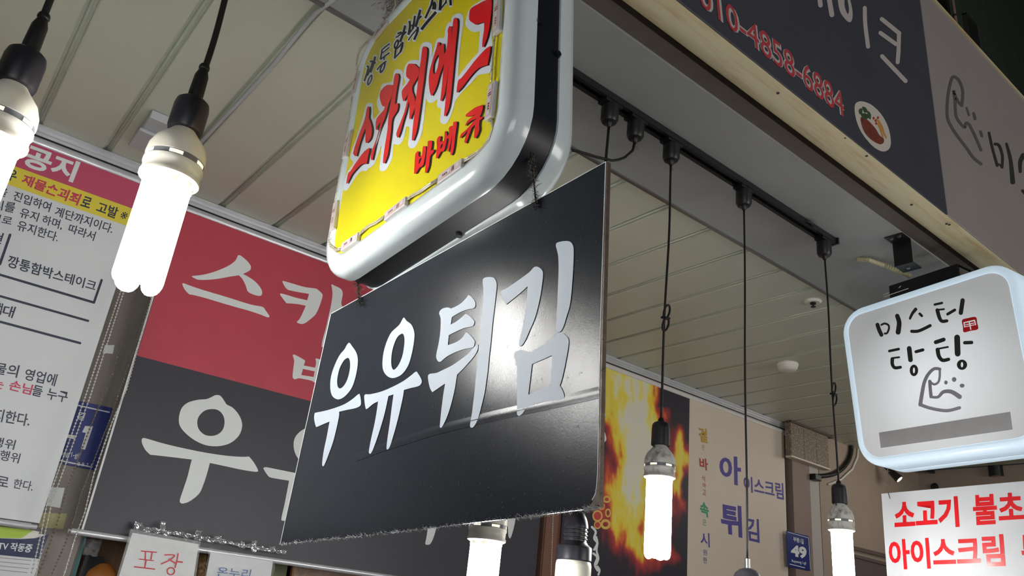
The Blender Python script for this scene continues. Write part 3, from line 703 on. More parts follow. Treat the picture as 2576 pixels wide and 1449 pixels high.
# wrapped stock to the right
tag(slab('olive_card', PXn, [(688,1410),(733,1420),(724,1480),(676,1480)], .006, mat('olive_card', (112,116,84), .6), None), 'olive green card behind the second white paper', 'card')
tag(slab('red_card', PXn, [(725,1418),(734,1420),(724,1480),(714,1480)], .008, mat('red_card', (188,24,44), .5), None), 'narrow red card right of the olive card', 'card')
tag(slab('snack_boxes', PXn, [(737,1422),(905,1440),(905,1500),(728,1490)], .03, mat('snack_print', (176,128,78), .5, rgb2=(214,160,112), vscale=22), None), 'row of brown snack boxes under the rod', 'boxes')
tag(slab('orange_box', PXn, [(909,1441),(990,1452),(990,1510),(904,1500)], .04, mat('orange_print', (206,110,52), .4, rgb2=(236,190,120), vscale=16), None), 'orange printed box right of the snack boxes', 'box')
crumple('cling_film', PY(2.24*H), [(738,1424),(906,1441),(906,1500),(728,1490)], M['film'], 'shiny film wrapped over the snack boxes', 'film', .02, 50, 16, 5.)
crumple('wrapped_chopsticks', PY(2.2*H), [(503,1384),(525,1388),(520,1480),(472,1480)], mat('stick_wrap', (190,150,104), .2, rgb2=(240,226,200), vscale=60, stretch=(4, 1, .6)), 'plastic wrapped wooden sticks between the two papers', 'packet', .01, 20, 20, 6.)
# papers and tape
PA = PY(2.085*H)
KP = (280, 1290, 3.3026)
pa = empty('paper_sign', PA.hit(400, 1400), 'white paper in a clear sleeve with two red syllables', 'paper sign')
slab('paper', PA, [(333,1340),(500,1369),(480,1500),(290,1480)], .001, M['ban_white'], pa)
slab('sleeve', PA, [(329,1330),(505,1362),(486,1505),(284,1485)], .0006, M['clear'], pa, front=.003)
i = Ink(PA, KP, .0036)
i.stroke('250,318 375,328', 9); i.stroke('285,322 282,385', 10); i.stroke('340,328 330,385', 10); i.stroke('232,384 350,398', 8); i.stroke('290,392 278,450', 11); i.stroke('192,448 360,468', 10)
i.stroke('445,350 525,352 490,390 415,425', 10); i.stroke('480,385 530,418', 12); i.stroke('555,340 545,400 530,455', 10); i.stroke('548,405 590,410', 12); i.ring(495,485,36,34,25,24)
i.build('lettering', M['crimson_ink'], pa)['label'] = 'red serif syllables'
pb = empty('paper_sign', PA.hit(600, 1430), 'white paper in a shiny clear sleeve with small blue syllables', 'paper sign')
slab('paper', PA, [(530,1388),(687,1412),(672,1510),(510,1495)], .001, M['ban_white'], pb)
crumple('sleeve', PA.shift(.002), [(528,1378),(692,1408),(676,1512),(506,1498)], M['clear'], '', '', .006, 30, 14, 8., .006, pb)
i = Ink(PA, KP, .012); i.text('온누리', (888,448), (1165,470), (1148,552), (872,530)); i.build('lettering', M['bul_ink'], pb)['label'] = 'thin blue syllables'
tp = crumple('clear_tape', PY(2.10*H), [(335,1319),(722,1385),(722,1396),(335,1331)], M['tape'], 'crinkled strip of shiny clear tape along the bottom of the black banner', 'tape', .008, 150, 5, 2., .004)
tpo = tp
for k, (x, y, sx, sy) in enumerate(((412,1325,14,26),(500,1338,14,14),(548,1355,18,14),(612,1366,12,10),(640,1374,14,26),(684,1380,14,16),(348,1322,20,18))):
    crumple('tape_flap', PY(2.095*H), [(x-sx/2,y-sy/2),(x+sx/2,y-sy/2+2),(x+sx/2-3,y+sy/2+2),(x-sx/2-3,y+sy/2)], M['tape'], '', '', .006, 7, 7, k*1.7, .004, tpo)
# brown post between the black and the flame banner
bpx0, bpx1 = PY(YB+.02).hit(1362,1400).x, PY(YB+.02).hit(1404,1400).x
mb = MB(); mb.box((bpx0, YB+.02, 0), (bpx1, YB+.07, ZC-.09)); mb.box((bpx0+.004, YB+.012, 0), (bpx0+.010, YB+.02, ZC-.09)); mb.box((bpx1-.010, YB+.012, 0), (bpx1-.004, YB+.02, ZC-.09))
tag(mb.build('brown_post', M['brown_post']), 'brown metal post between the black banner and the flame banner', 'post')
chain('ball_chain', [(1392,1288),(1386,1450)], YB-.02, .0034, CH, 'ball chain on the brown post beside the flame banner')

# ---------------------------------------------------------------- lighting track and lamps
PT = PY(YT)
tr = empty('lighting_track', (0, YT, ZC-.004), 'black lighting track screwed along the grey soffit', 'lighting track')
xe = PT.hit(2093, 607).x
mb = MB()
p = [(-.018,0),(.018,0),(.018,-.020),(.008,-.020),(.008,-.008),(-.008,-.008),(-.008,-.020),(-.018,-.020)]
mb.prism([(-1.5, YT+a, ZC-.0045+b) for a, b in p], (xe+1.5, 0, 0)); o = mb.build('rail', M['metal_black'], tr)
bm = bmesh.new(); bm.from_mesh(o.data); bmesh.ops.recalc_face_normals(bm, faces=bm.faces); bm.to_mesh(o.data); bm.free()
mb = MB(); mb.box((xe-.004, YT-.024, ZC-.026), (xe+.004, YT+.024, ZC-.004)); mb.build('end_cap', M['metal_black'], tr)
q = PZ(H-.009).hit(2034, 558)
mb = MB(); mb.tube([q+Vector((-.03,.004,-.004)), q+Vector((-.005,-.012,-.01)), q+Vector((.02,-.004,-.006)), q+Vector((.012,.008,-.004))], .0045, 8)
mb.build('loose_cable_end', M['cord'], tr, True)
def adapter(parent, x, dirty=False):
    mb = MB(); z = ZC-.022
    mb.box((x-.030, YT-.016, z-.012), (x+.030, YT+.016, z+.004)); a = mb.build('track_adapter', M['metal_black'], parent)
    mb = MB(); mb.lathe([(.020,0),(.0235,-.004),(.0235,-.044),(.019,-.053),(.009,-.055),(.007,-.064),(.004,-.068)], (x, YT, z-.010), 20); auto(mb.build('canopy', M['metal_black'], parent))
    if dirty: fuzz('dust_fuzz', [Vector((x-.02, YT, z-.02)), Vector((x-.02, YT, z-.06)), Vector((x, YT, z-.075)), Vector((x, YT-.004, z-.10))], .006, 90, M['cord'], parent)
def fuzz(name, path, length, n, m_, parent, rad=.004, wd=.0005):
    rnd = random.Random(len(path)*n); mb = MB(); L = len(path)-1
    for k in range(n):
        t = rnd.random()*L; i_ = int(t); p = path[i_].lerp(path[i_+1], t-i_)
        p = p+Vector([rnd.uniform(-rad, rad) for _ in range(3)])
        d = Vector([rnd.uniform(-1, 1) for _ in range(3)]).normalized()*length*rnd.uniform(.4, 1.3)
        e = Vector([rnd.uniform(-1, 1) for _ in range(3)]).normalized()*length*.5; s_ = d.orthogonal().normalized()*wd
        mb.add([p-s_, p+s_, p+d+s_, p+d+e, p+d-s_], [(0, 1, 2, 4), (2, 3, 4)])
    o = mb.build(name, m_, parent); o['kind'] = 'stuff'; return o
def lamp(x, zt, label, big=False, wire=None, knot=None, rough_cord=False, dusty=False, cr=.0030, dirty=False, ribbed=False, yoff=0.):
    """x: position along the track, zt: top of the black holder (world z)"""
    y = YT+yoff; r = empty('hanging_lamp', (x, y, zt), label, 'lamp', 'energy saving lamps hung from the track')
    adapter(r, x if wire is None else wire, dirty)
    top = Vector((x if wire is None else wire, y, ZC-.09)); bot = Vector((x, y, zt+.01)); n = 24; pts = []
    for k in range(n+1):
        t = k/n; p = top.lerp(bot, t); p += Vector((math.sin(t*7+x*9)*.003*math.sin(math.pi*t), math.cos(t*5+x)*.002*math.sin(math.pi*t), 0)); pts.append(p)
    mb = MB(); mb.tube(pts, cr, 8); mb.build('cord', M['cord'], r, True)
    if knot:
        kz = knot; kp = top.lerp(bot, (top.z-kz)/(top.z-bot.z)); mb = MB()
        for s_, ph in ((1, 0), (-1, .5)):
            lp = [kp+Vector((s_*.010*math.sin(2*math.pi*t/14)+s_*.006*(1-math.cos(2*math.pi*t/14)), -.004+.004*s_, s_*.020*(1-math.cos(2*math.pi*t/14)))) for t in range(15)]
            mb.tube(lp, cr*.95, 6)
        mb.tube([kp+Vector((-.008,-.006,-.006)), kp+Vector((.008,-.008,.0)), kp+Vector((.008,.006,.006)), kp+Vector((-.008,.004,.0)), kp+Vector((-.006,-.006,.006))], cr, 6)
        mb.build('cord_knot', M['cord'], r, True)
    S = 1.27 if big else 1.0
    if big:
        mb = MB(); mb.lathe([(.0045,.075),(.0075,.074),(.009,.070),(.009,.066),(.0075,.064),(.0085,.060),(.0115,.050),(.0125,.015),(.0125,.004),(.009,0)], (x, y, zt), 20); auto(mb.build('strain_relief', M['cord'], r))
        prof = [(.010,.002),(.020,.0),(.0265,-.006),(.0285,-.016),(.0285,-.058),(.0265,-.0635)]; hz = -.060
    elif ribbed:
        prof = [(.006,.012),(.016,.006),(.023,-.008),(.0255,-.020)]
        for k in range(4): prof += [(.0255,-.024-k*.0075),(.0235,-.0255-k*.0075),(.0235,-.0285-k*.0075),(.0255,-.030-k*.0075)]
        prof += [(.027,-.056),(.035,-.062),(.036,-.066),(.036,-.088),(.033,-.092)]; hz = -.088
    else:
        mb = MB(); mb.lathe([(.004,.012),(.006,.010),(.008,.003),(.009,0)], (x, y, zt), 14); auto(mb.build('strain_relief', M['cord'], r))
        prof = [(.009,.002),(.0165,-.001),(.0205,-.006),(.0215,-.014),(.0222,-.055),(.0205,-.0565)]; hz = -.054
    mb = MB(); mb.lathe(prof, (x, y, zt), 32); sk = auto(mb.build('lamp_holder', M['socket'], r)); sk['label'] = 'black lamp holder'
    if not big and not ribbed:
        mb = MB(); mb.tube([(x-.0215, y, zt-.050), (x-.0215, y, zt-.064)], .0018, 6); mb.tube([(x+.0215, y, zt-.050), (x+.0215, y, zt-.064)], .0018, 6); mb.build('retaining_wire', M['cord'], r)
    z0 = zt+hz
    if ribbed: bp = [(.030,.002),(.0355,-.004),(.0368,-.010),(.0368,-.040),(.0355,-.044)]
    else: bp = [(.012,.004),(.0135,0),(.016,-.004),(.0225,-.012),(.031,-.022),(.0358,-.034),(.0368,-.044),(.0368,-.0475)]
    bp = [(a*S, b*S) for a, b in bp]; mB = M['dusty'] if dusty else M['ballast']
    mb = MB(); mb.lathe(bp, (x, y, z0), 40); ba = auto(mb.build('ballast_housing', mB, r), 50)
    zz = z0+bp[-1][1]
    mb = MB(); mb.lathe([(.0355*S,.001),(.0355*S,-.0085*S)], (x, y, zz), 40); bdk = auto(mb.build('vent_band', M['slot'], r))
    zz2 = zz-.0082*S
    mb = MB(); mb.lathe([(.0368*S,.0006),(.0370*S,-.004*S),(.0355*S,-.006*S),(.0355*S,-.016*S),(.0372*S,-.018*S),(.0368*S,-.022*S),(.033*S,-.0245*S)], (x, y, zz2), 40)
    auto(mb.build('collar', mB if dusty else M['ballast'], r), 50)
    for k in range(6):
        a = k*math.pi/3+.3; mb = MB(); a0, a1 = a-.23, a+.23; R_ = .0362*S; n_ = 5
        vs = []
        for jj in range(n_+1):
            aa = a0+(a1-a0)*jj/n_
            for zq in (-.0018, -.0064*S): vs.append((x+R_*math.cos(aa), y+R_*math.sin(aa), zz+zq))
        mb.add(vs, [(2*jj, 2*jj+1, 2*jj+3, 2*jj+2) for jj in range(n_)]); mb.build('vent_slot', M['vent_lit'], bdk, origin=parent_origin(bdk))
    z1 = zz2-.022*S; TL = .178*(1.04 if big else 1)
    if ribbed: TL = .16
    rt = .0078*S; rc = .0222*S
    for k in range(4):     # four U tubes around the axis
        a = k*math.pi/2+.4; da = .38; P_ = []
        c0 = Vector((math.cos(a-da)*rc, math.sin(a-da)*rc, 0)); c1 = Vector((math.cos(a+da)*rc, math.sin(a+da)*rc, 0)); O = Vector((x, y, z1))
        P_.append(O+c0+Vector((0,0,.004)))
        P_.append(O+c0-Vector((0,0,TL-.014)))
        mid = (c0+c1)/2; hw = (c1-c0)/2
        for t in range(1, 8):
            th = math.pi*t/8; P_.append(O+mid-hw*math.cos(th)-Vector((0,0,TL-.014+.011*math.sin(th))))
        P_.append(O+c1-Vector((0,0,TL-.014))); P_.append(O+c1+Vector((0,0,.004)))
        mb = MB(); mb.tube(P_, rt, 12); tb_ = mb.build('lit_tube', M['lit'], r, True)
        for e_ in (P_[0], P_[-1]):
            mb = MB(); mb.tube([e_+Vector((0,0,.003)), e_-Vector((0,0,.012*S))], rt*1.14, 14); auto(mb.build('tube_base', M['tbase'], tb_, origin=parent_origin(tb_)))
    return r
M['tbase'] = mat('tube_base', (255,250,228), .3, emis=.55)
mv = mat('vent_glow', (250,246,224), .5, emis=.75); M['vent_lit'] = mv
def tz(px, py): q = PT.hit(px, py); return q.x, q.z
x, z = tz(488, 253); lL = lamp(x, z, 'large lit lamp in front of the gap left of the red banner', True, cr=.0054)
x, z = tz(72, 132); lLL = lamp(x, z, 'large lit lamp cut by the left edge of the picture', True, cr=.0054)
x, z = tz(1663, 1063); w_, _ = tz(1688, 400); lamp(x, z, 'lit lamp with a dusty neck hanging in front of the flame banner', wire=w_, knot=tz(1672, 800)[1], dusty=True, dirty=True)
x, z = tz(2110, 1219); w_, _ = tz(2074, 640); lamp(x, z, 'lit lamp hanging between the pale banner and the white hanging board', wire=w_, knot=tz(2092, 990)[1], dusty=True)
x, z = tz(1243, 1185); lamp(x, z, 'lit lamp half hidden below the lower edge of the black board')
x, z = tz(1451, 1298); w_, _ = tz(1533, 300); lamp(x, z, 'lamp with ribbed black rubber holder under the corner of the black board', wire=w_, ribbed=True, cr=.0036)
# plug with looping dusty lead
x, z = tz(1598, 340)
pr = empty('track_plug', (x, YT, ZC-.03), 'black plug on the track with a drooping dust-covered lead', 'plug')
adapter(pr, x, True)
e0 = Vector((x, YT, ZC-.095)); dy_ = Vector((0, -.02, 0)); e1 = PT.hit(1572, 396); e2 = PT.hit(1540, 404); e3 = PT.hit(1500, 395); e4 = PT.hit(1440, 378)
mb = MB(); mb.tube([e0, e0+Vector((-.003,0,-.012)), PT.hit(1592,378), e1, PT.hit(1556,402), e2, e3, PT.hit(1472,386), e4], .0036, 8); mb.build('lead', M['cord'], pr, True)
fuzz('lead_dust', [PT.hit(1592,378), e1, e2, e3, e4], .004, 260, M['dust'], pr, .004)
# dark pendant cup at the bottom edge
x, z = tz(1880, 1425); w_, _ = tz(1871, 500)
pr = empty('pendant_lamp', (x, YT, z), 'dark domed pendant holder on a long cord in front of the pale banner', 'lamp')
adapter(pr, w_)
top = Vector((w_, YT, ZC-.09)); bot = Vector((x, YT, z+.01))
mb = MB(); mb.tube([top.lerp(bot, k/20)+Vector((math.sin(k*.45)*.002, 0, 0)) for k in range(21)], .0028, 8); mb.build('cord', M['cord'], pr, True)
mb = MB(); mb.lathe([(.005,.026),(.0065,.024),(.0065,.002),(.008,0)], (x, YT, z-.006), 16); auto(mb.build('ferrule', M['alu_dark'], pr))
mb = MB(); mb.lathe([(.008,0),(.020,-.004),(.030,-.013),(.034,-.022),(.036,-.024),(.036,-.028),(.034,-.030),(.034,-.07),(.03,-.075)], (x, YT, z-.004), 32); auto(mb.build('dome', mat('dark_gunmetal', (70,70,76), .4, metal=.4, var=.15), pr))

# ---------------------------------------------------------------- yellow light box sign
TH = math.radians(5.3)
def YS(a, b, X):            # sign frame: a to the street side, b up
    return Vector((X, -math.cos(TH)*a + math.sin(TH)*b, CAM.z + math.sin(TH)*a + math.cos(TH)*b))
def rrect(a0, a1, b0, b1, r, n=8):
    out = []
    for cx, cy, s in ((a1-r, b0+r, -90), (a1-r, b1-r, 0), (a0+r, b1-r, 90), (a0+r, b0+r, 180)):
        for k in range(n+1):
            t = math.radians(s+90*k/n); out.append((cx+r*math.cos(t), cy+r*math.sin(t)))
    return out
A0, A1, B0, B1 = -1.242, -.674, .637, 1.243
ys = empty('projecting_sign', YS((A0+A1)/2, B1, .58), 'yellow light box sign with red brush letters and white plastic rim', 'sign')
def loft(rings, name, m_, parent, cap0=True, cap1=True):   # rings: list of (inset, X, radius)
    vs = []; N = None
    for ins, X, r in rings:
        lp = rrect(A0+ins, A1-ins, B0+ins, B1-ins, r); N = len(lp); vs += [YS(a, b, X) for a, b in lp]
    fs = [(j*N+k, j*N+(k+1) % N, (j+1)*N+(k+1) % N, (j+1)*N+k) for j in range(len(rings)-1) for k in range(N)]
    if cap0: fs.append(tuple(range(N-1, -1, -1)))
    if cap1: fs.append(tuple((len(rings)-1)*N+k for k in range(N)))
    o = meshob(name, vs, fs, m_, parent); auto(o, 50); return o
loft([(.042,.5235,.060),(.040,.5195,.062),(.030,.5165,.072),(.022,.5165,.080),(.010,.520,.092),(.003,.527,.098),(0,.536,.100),(0,.5545,.100),(.004,.5555,.096)], 'front_rim', M['shell'], ys)
loft([(.003,.5555,.097),(.003,.601,.097)], 'black_band', M['band'], ys)
loft([(.004,.6005,.096),(0,.602,.100),(0,.622,.100),(.004,.632,.096),(.014,.642,.086),(.03,.649,.07)], 'back_rim', M['shell'], ys)
XF = .5225
vs = [YS(a, b, XF-.0015) for a, b in rrect(-1.204, -.718, .676, 1.206, .062)]; n = len(vs); vs2 = [v+Vector((.0015,0,0)) for v in vs]
fc = meshob('yellow_face', vs+vs2, [tuple(range(n)), tuple(range(2*n-1, n-1, -1))]+[(k, n+k, n+(k+1) % n, (k+1) % n) for k in range(n)], M['yellow'], ys)
bm = bmesh.new(); bm.from_mesh(fc.data); bmesh.ops.recalc_face_normals(bm, faces=bm.faces); bm.to_mesh(fc.data); bm.free()
PYF = Plane((XF-.0015, 0, CAM.z), (1, 0, 0))
K4 = (860, 240, 5.573); K5 = (960, 30, 4.527); K5b = (1000, 0, 3.45); K6 = (900, 0, 6.3); K7 = (1020, 240, 6.9)
def conv(txt, src, dst=(0, 0, 1)):
    out = []
    for a, b, c in parse(txt):
        X = src[0]+a/src[2]; Y = src[1]+b/src[2]; out.append(f'{(X-dst[0])*dst[2]:.2f},{(Y-dst[1])*dst[2]:.2f}'+('*' if c else ''))
    return ' '.join(out)
red = [
 (K4, '365,155 378,158 385,180 385,250 378,300 383,330* 395,350 410,400 425,470 420,540 405,600 380,640 345,668* 332,655 330,580 332,520 328,465* 290,560 250,680 225,780 205,850* 190,850 160,825 160,795 180,720 220,600 260,490 300,390 330,290 345,200', None),
 (K4, '390,732* 388,770 370,850 350,960* 300,960 250,985 190,1050 140,1110 110,1170 75,1235* 62,1228 75,1150 90,1085 120,1060 170,980 220,910 260,850 310,790 350,755', None),
 ((0,0,1), '961,224.4 968,217 976.6,213.3 985.5,214.5 988,218 987.6,226 985.4,239.9 982,250 977.5,261.5 973,281.3 967.7,299.2 960.5,315.4 953.3,333.3 946,358.4 940.7,383.5 937,401.5* 933.6,402.4 932.7,390.7 934.5,380 940.7,365.6 948,345.9 953.3,324.3 957.8,306.4* 951.5,315.4 948,326* 945.2,326 945.2,311.8 947,299.2 955,288.4 965.9,275.9 967.7,267* 962.3,267 957.8,256 955,243.6 957,230', None),
 ((0,0,1), '996.4,184.6 1000.9,185.7 1003.5,193.5 1001.5,206.7 997.5,228.8 993,264* 998.7,258.6 1001.5,264 999.8,277.4 993,288.4 988.7,295 985.6,306.4 983.8,329.7 980.2,356.6 975.7,389 967.7,410.5* 963.2,409.6 965,389 967.7,369.2 974.8,326 976.6,299 981,267 985.6,240 988.7,220 990.5,200 993,188', None),
 (K5, '320,590 370,592 390,610 412,630 425,650 420,720 390,780 350,850 350,905* 375,980 385,1050 375,1110 340,1190 330,1220* 315,1210 318,1100 312,1020* 300,1050 275,1150 240,1270 210,1380 185,1435* 168,1410 170,1370 200,1290 240,1190 275,1080 300,940* 280,975 250,1020* 235,980 228,920 240,880 290,820 320,770* 285,740 278,700 285,640 300,600', None),
 (K5, '475,395 500,400 518,425 515,500 500,620 485,760 465,900 445,1060 425,1200 398,1365 362,1462* 344,1462 347,1405 359,1276 375,1150 385,1030 400,900 415,780 430,650 445,560 455,480 462,420', None),
 (K5, '640,345 662,355 660,390* 695,362 708,372 712,480* 738,430 750,330 755,240 750,220 762,180 775,162 795,170 800,200 795,330 785,450 770,560 755,680 740,800 725,900 700,980 680,1015* 668,1005 680,900 690,800 700,680 712,590* 690,640 660,720 640,800 610,890 575,950 560,945 545,890 535,780 545,680 570,580 600,480 625,400', '650,490 652,540 640,620 620,680 600,710 585,680 590,600 610,540 635,500'),
 (K5, '830,70 855,75 868,110 862,220 848,340 835,480 820,640 805,800 790,950 770,1080 735,1170 722,1185* 710,1180 720,1080 735,930 750,760 765,600 780,430 795,330 805,200 815,100', None),
 (K5b, '625,100 640,70 690,40 750,8 800,-5 818,10 815,100 805,180 795,250 780,320 750,400 735,405 738,340 750,260 752,195* 720,200 680,215* 650,195 622,170', None),
 (K5b, '808,398* 800,470 780,565* 730,580 680,610 620,680 560,760 515,805* 512,790 525,700 550,680 600,620 660,540 720,470 770,420', None)]
small = [
 (K7, '205,970 225,985 222,1040 245,1068* 285,1035 300,900 320,880 345,885 358,920 345,1030 325,1140 310,1200 280,1240 250,1250 220,1290 190,1345 160,1360 150,1350 155,1230 162,1100 165,1060 175,1010', '240,1110 280,1080 265,1140 230,1200'),
 (K7, '388,800 410,787 455,790 460,850 440,960* 480,940 495,960 470,1010 430,1050 420,1130 405,1230 370,1330 345,1345 340,1320 350,1180 370,1000 382,870', None),
 (K7, '590,705 612,725 600,790 620,800 670,780 680,640 695,618 712,640 722,740 690,900 660,970 620,975 580,1040 550,1090 530,1085 535,1000 545,900 540,800 555,740', '615,865 648,842 640,890 608,930'),
 (K7, '765,545 800,530 825,535 820,620 800,740 780,850 750,950 735,980 725,970 740,850 748,745 705,765 705,722 752,680 762,620 750,590', None),
 (K7, '830,470 850,458 890,458 885,560 865,700 850,850 820,1000 795,1035 782,1030 790,900 805,740 820,600 825,520', None),
 (K7, '1060,320 1200,215 1290,180 1345,170 1335,260 1310,330 1290,380 1340,370 1335,400 1290,430* 1280,520 1285,600 1230,730 1200,740 1190,720 1200,560 1205,510* 1150,560* 1100,700 1050,835* 1020,800 1060,680 1080,600* 1010,690 940,745* 965,670 1050,600 1130,510 1180,450 1240,400* 1160,430 1090,480 1040,530* 1035,520 1070,450 1130,390 1240,320* 1150,355 1050,370* 1045,355', None)]
UN = (0, 0, 1)
wt = ' '.join([conv('55,1335 25,1325 20,1290 35,1200 75,1080 100,1040 160,945 120,890 118,850 150,740 200,600 250,450 300,280 330,160 360,110 400,102 430,120 438,170 435,270 450,335* 480,300 530,235* 500,160 490,80 510,20', K4),
   conv('0,835 30,815 110,795 130,740 145,670 190,650 230,670 245,720 238,845* 270,800 248,740 255,660 290,580 340,550 400,545 425,550 430,450 455,370 500,342 550,350 575,390 570,520* 590,440 620,330 660,295 710,295 730,180 760,120 790,110 800,60 850,20 900,18 930,60 925,170 905,300 885,500 870,740* 900,700 1000,570 1100,460* 1120,215* 1060,230 1000,205 955,150 960,90 985,0', K5),
   conv('600,130 640,60 700,20 740,0 800,-18 815,-12 812,50 818,320 825,400 815,560 800,630 760,640 700,655 640,720 560,800 500,880*', K5b),
   conv('820,1090 780,1200 740,1265 700,1275 670,1255 668,1200 675,1100 640,1090 632,1060 635,990* 600,1020 560,1035 525,1020 505,980* 495,1100 475,1280 455,1430', K5),
   conv('1130,470 1110,560 1050,690 1000,740 950,735 930,700 930,640 945,540 945,440* 905,435* 880,560 850,640 800,690 740,685 725,680* 710,850 690,920 640,1010 600,1055 560,1062 530,1045 530,980 540,880 555,700 520,800 480,900 450,970 400,1010 370,1025 340,1060 290,1060 240,1090 180,1170 120,1260 80,1320', K4)])
i = Ink(PYF, UN, .0004); i.poly(wt); wi = i
hang = [ # small black words along the top: (kind, data, width)
 ('s','140,1052 166,1056 158,1110 104,1285',20),('s','190,978 232,972 215,1050 150,1200',19),('s','276,895 248,1010 200,1150',26),('s','246,1018 286,985',18),
 ('r',(190,1268,34,88,12,55,-.33)),
 ('s','375,800 430,748 505,690',15),('s','392,838 440,800 498,750',13),('s','385,800 372,870 358,945',20),('s','360,942 420,895 502,835',17),('s','425,900 412,950',16),('s','305,1108 370,1030 455,968',17),('r',(393,1068,38,92,14,52,-.35)),
 ('s','628,535 695,505',20),('s','600,592 640,572 705,515',14),('r',(612,700,38,76,12,40,-.3)),('s','752,405 722,520 672,665',28),('s','715,560 768,500',20),('s','600,782 592,860 585,930',22),('s','600,785 655,740 700,680',18),('s','712,665 702,740 672,830',26),('s','600,905 640,860 690,800',16),
 ('s','820,330 826,430 802,552',28),('s','905,250 893,340 872,455',26),('s','826,425 890,380',14),('s','808,540 880,440',16),('s','990,155 960,280 915,425',30),('s','952,310 1012,252',20),('s','950,425 945,500 892,632',28),('s','800,640 850,565 945,455',14),
 ('s','1185,-10 1155,100 1068,290',26),('s','1190,40 1215,80 1205,150',52),('s','1008,468 1100,350 1240,190',34),
 ('s','1315,-20 1308,80 1300,165',36),('s','1300,155 1390,40 1400,-20',18),('s','1465,-30 1472,85',28),('s','1400,20 1395,55',20)]
i.c = K6
for h_ in hang:
    if h_[0] == 's': i.stroke(h_[1], h_[2]*1.2+32)
    else: cx, cy, rx, ry, hx, hy, sk = h_[1]; i.ring(cx, cy, rx+18, ry+18, 0, 0, 24, sk)
i.build('white_outline', M['swhite'], ys)['label'] = 'white outline behind the lettering'
i = Ink(PYF, K6, .0008)
for h_ in hang:
    if h_[0] == 's': i.stroke(h_[1], h_[2]*1.25+2, round_=False)
    else: i.ring(*h_[1][:6], n=24, sk=h_[1][6])
i.build('small_lettering', M['sblack'], ys)['label'] = 'small black words along the top'
i = Ink(PYF, UN, .0008)
for c_, a, h_ in red:
    i.poly(conv(a, c_), *([conv(h_, c_)] if h_ else []), k=2, d=(4.8, .6))
for c_, a, h_ in small: i.poly(conv(a, c_), k=2, d=(4.6, .6))
i.build('letter_shadow', M['sblack'], ys)['label'] = 'black drop shapes behind the red letters'
i = Ink(PYF, UN, .0012)
for c_, a, h_ in red+small: i.poly(conv(a, c_), *([conv(h_, c_)] if h_ else []), k=2)
i.build('red_lettering', M['sred'], ys)['label'] = 'red brush letters'
# LED modules and their clear lead round the face
PLED = Plane((XF-.009, 0, CAM.z), (1, 0, 0))
mods = [((1246,-60),(1247,-120),17),((1246,82),(1249,-6),18),((1226,298),(1236,207),18),((1100,452),(1160,408),15),((966,545),(1019,504),15),((857,622),(898,594),14),((833,578),(843,507),12),((864,396),(876,332),12),((886,238),(897,182),13),((939,92),(973,50),13)]
LEDM = mat('led_module_plastic', (206,200,198), .35, coat=.4); LEDG = mat('led_module_side', (150,152,156), .4); LEDP = mat('led_chip_pink', (206,176,172), .4)
for (x0, y0), (x1, y1), wd in mods:
    a = PLED.hit(x0, y0); b = PLED.hit(x1, y1); u = (b-a).normalized(); v = u.cross(Vector((1, 0, 0))).normalized()
    hw = .0085; T = Vector((.0072, 0, 0))
    mb = MB(); mb.prism([a-v*hw, b-v*hw, b+v*hw, a+v*hw], T); o = mb.build('led_module', LEDM, ys); bevel(o, .0012, 2)
    mb = MB(); e = Vector((-.0004, 0, 0)); L = (b-a).length
    mb.add([a+u*L*.06-v*hw*.62+e, a+u*L*.94-v*hw*.62+e, a+u*L*.94+v*hw*.62+e, a+u*L*.06+v*hw*.62+e], [(0, 1, 2, 3), ]); mb.build('circuit_face', LEDP, o)
    for t_, s_ in ((.14, .35), (.5, .35), (.86, .35)):
        c_ = a+u*L*t_+e*2; h2 = hw*s_; mb = MB(); mb.add([c_-u*h2-v*h2, c_+u*h2-v*h2, c_+u*h2+v*h2, c_-u*h2+v*h2], [(0, 1, 2, 3)]); mb.build('led_chip', M['shell'], o)
    mb = MB()
    for t_ in (.26, .33, .40): c_ = a+u*L*t_+e*2; mb.add([c_-u*.0012-v*.0015, c_+u*.0012-v*.0015, c_+u*.0012+v*.0015, c_-u*.0012+v*.0015], [(0, 1, 2, 3)])
    for t_ in (.64, .70): c_ = a+u*L*t_+e*2; mb.add([c_-u*.0008-v*.004, c_+u*.0008-v*.004, c_+u*.0008+v*.004, c_-u*.0008+v*.004], [(0, 1, 2, 3)])
    mb.build('solder_marks', M['cord'], o)
WIRE = mat('clear_lead', (190,182,160), .2, coat=.5)
runs = ['1246,82 1243,110 1240,140 1238,175 1236,205','1226,298 1238,310 1240,330 1232,355 1215,375 1195,390 1175,402 1160,412','1100,455 1080,467 1060,482 1035,495 1019,508','966,548 945,562 925,572 910,585 898,598','857,626 845,632 832,622 828,606 832,585','843,505 850,470 856,440 858,415 864,396','876,330 880,300 884,265 886,240','897,180 898,150 905,125 920,110 938,94','973,50 985,35 995,15 990,-20','1246,-6 1246,-60']
for rn in runs:
    mb = MB()
    for dd in (0, .0035):
        pts_ = [PLED.hit(a, b, -.004)+Vector((0, 0, dd)) for a, b, c in parse(rn)]; mb.tube(pts_, .0016, 6)
    mb.build('clear_lead', WIRE, ys, True)
pth = []
for rn in runs: pth.append([PLED.hit(a, b, -.002) for a, b, c in parse(rn)])
for pp in pth: fuzz('wire_dust', pp, .004, 45, M['dust'], ys, .003, .0003)
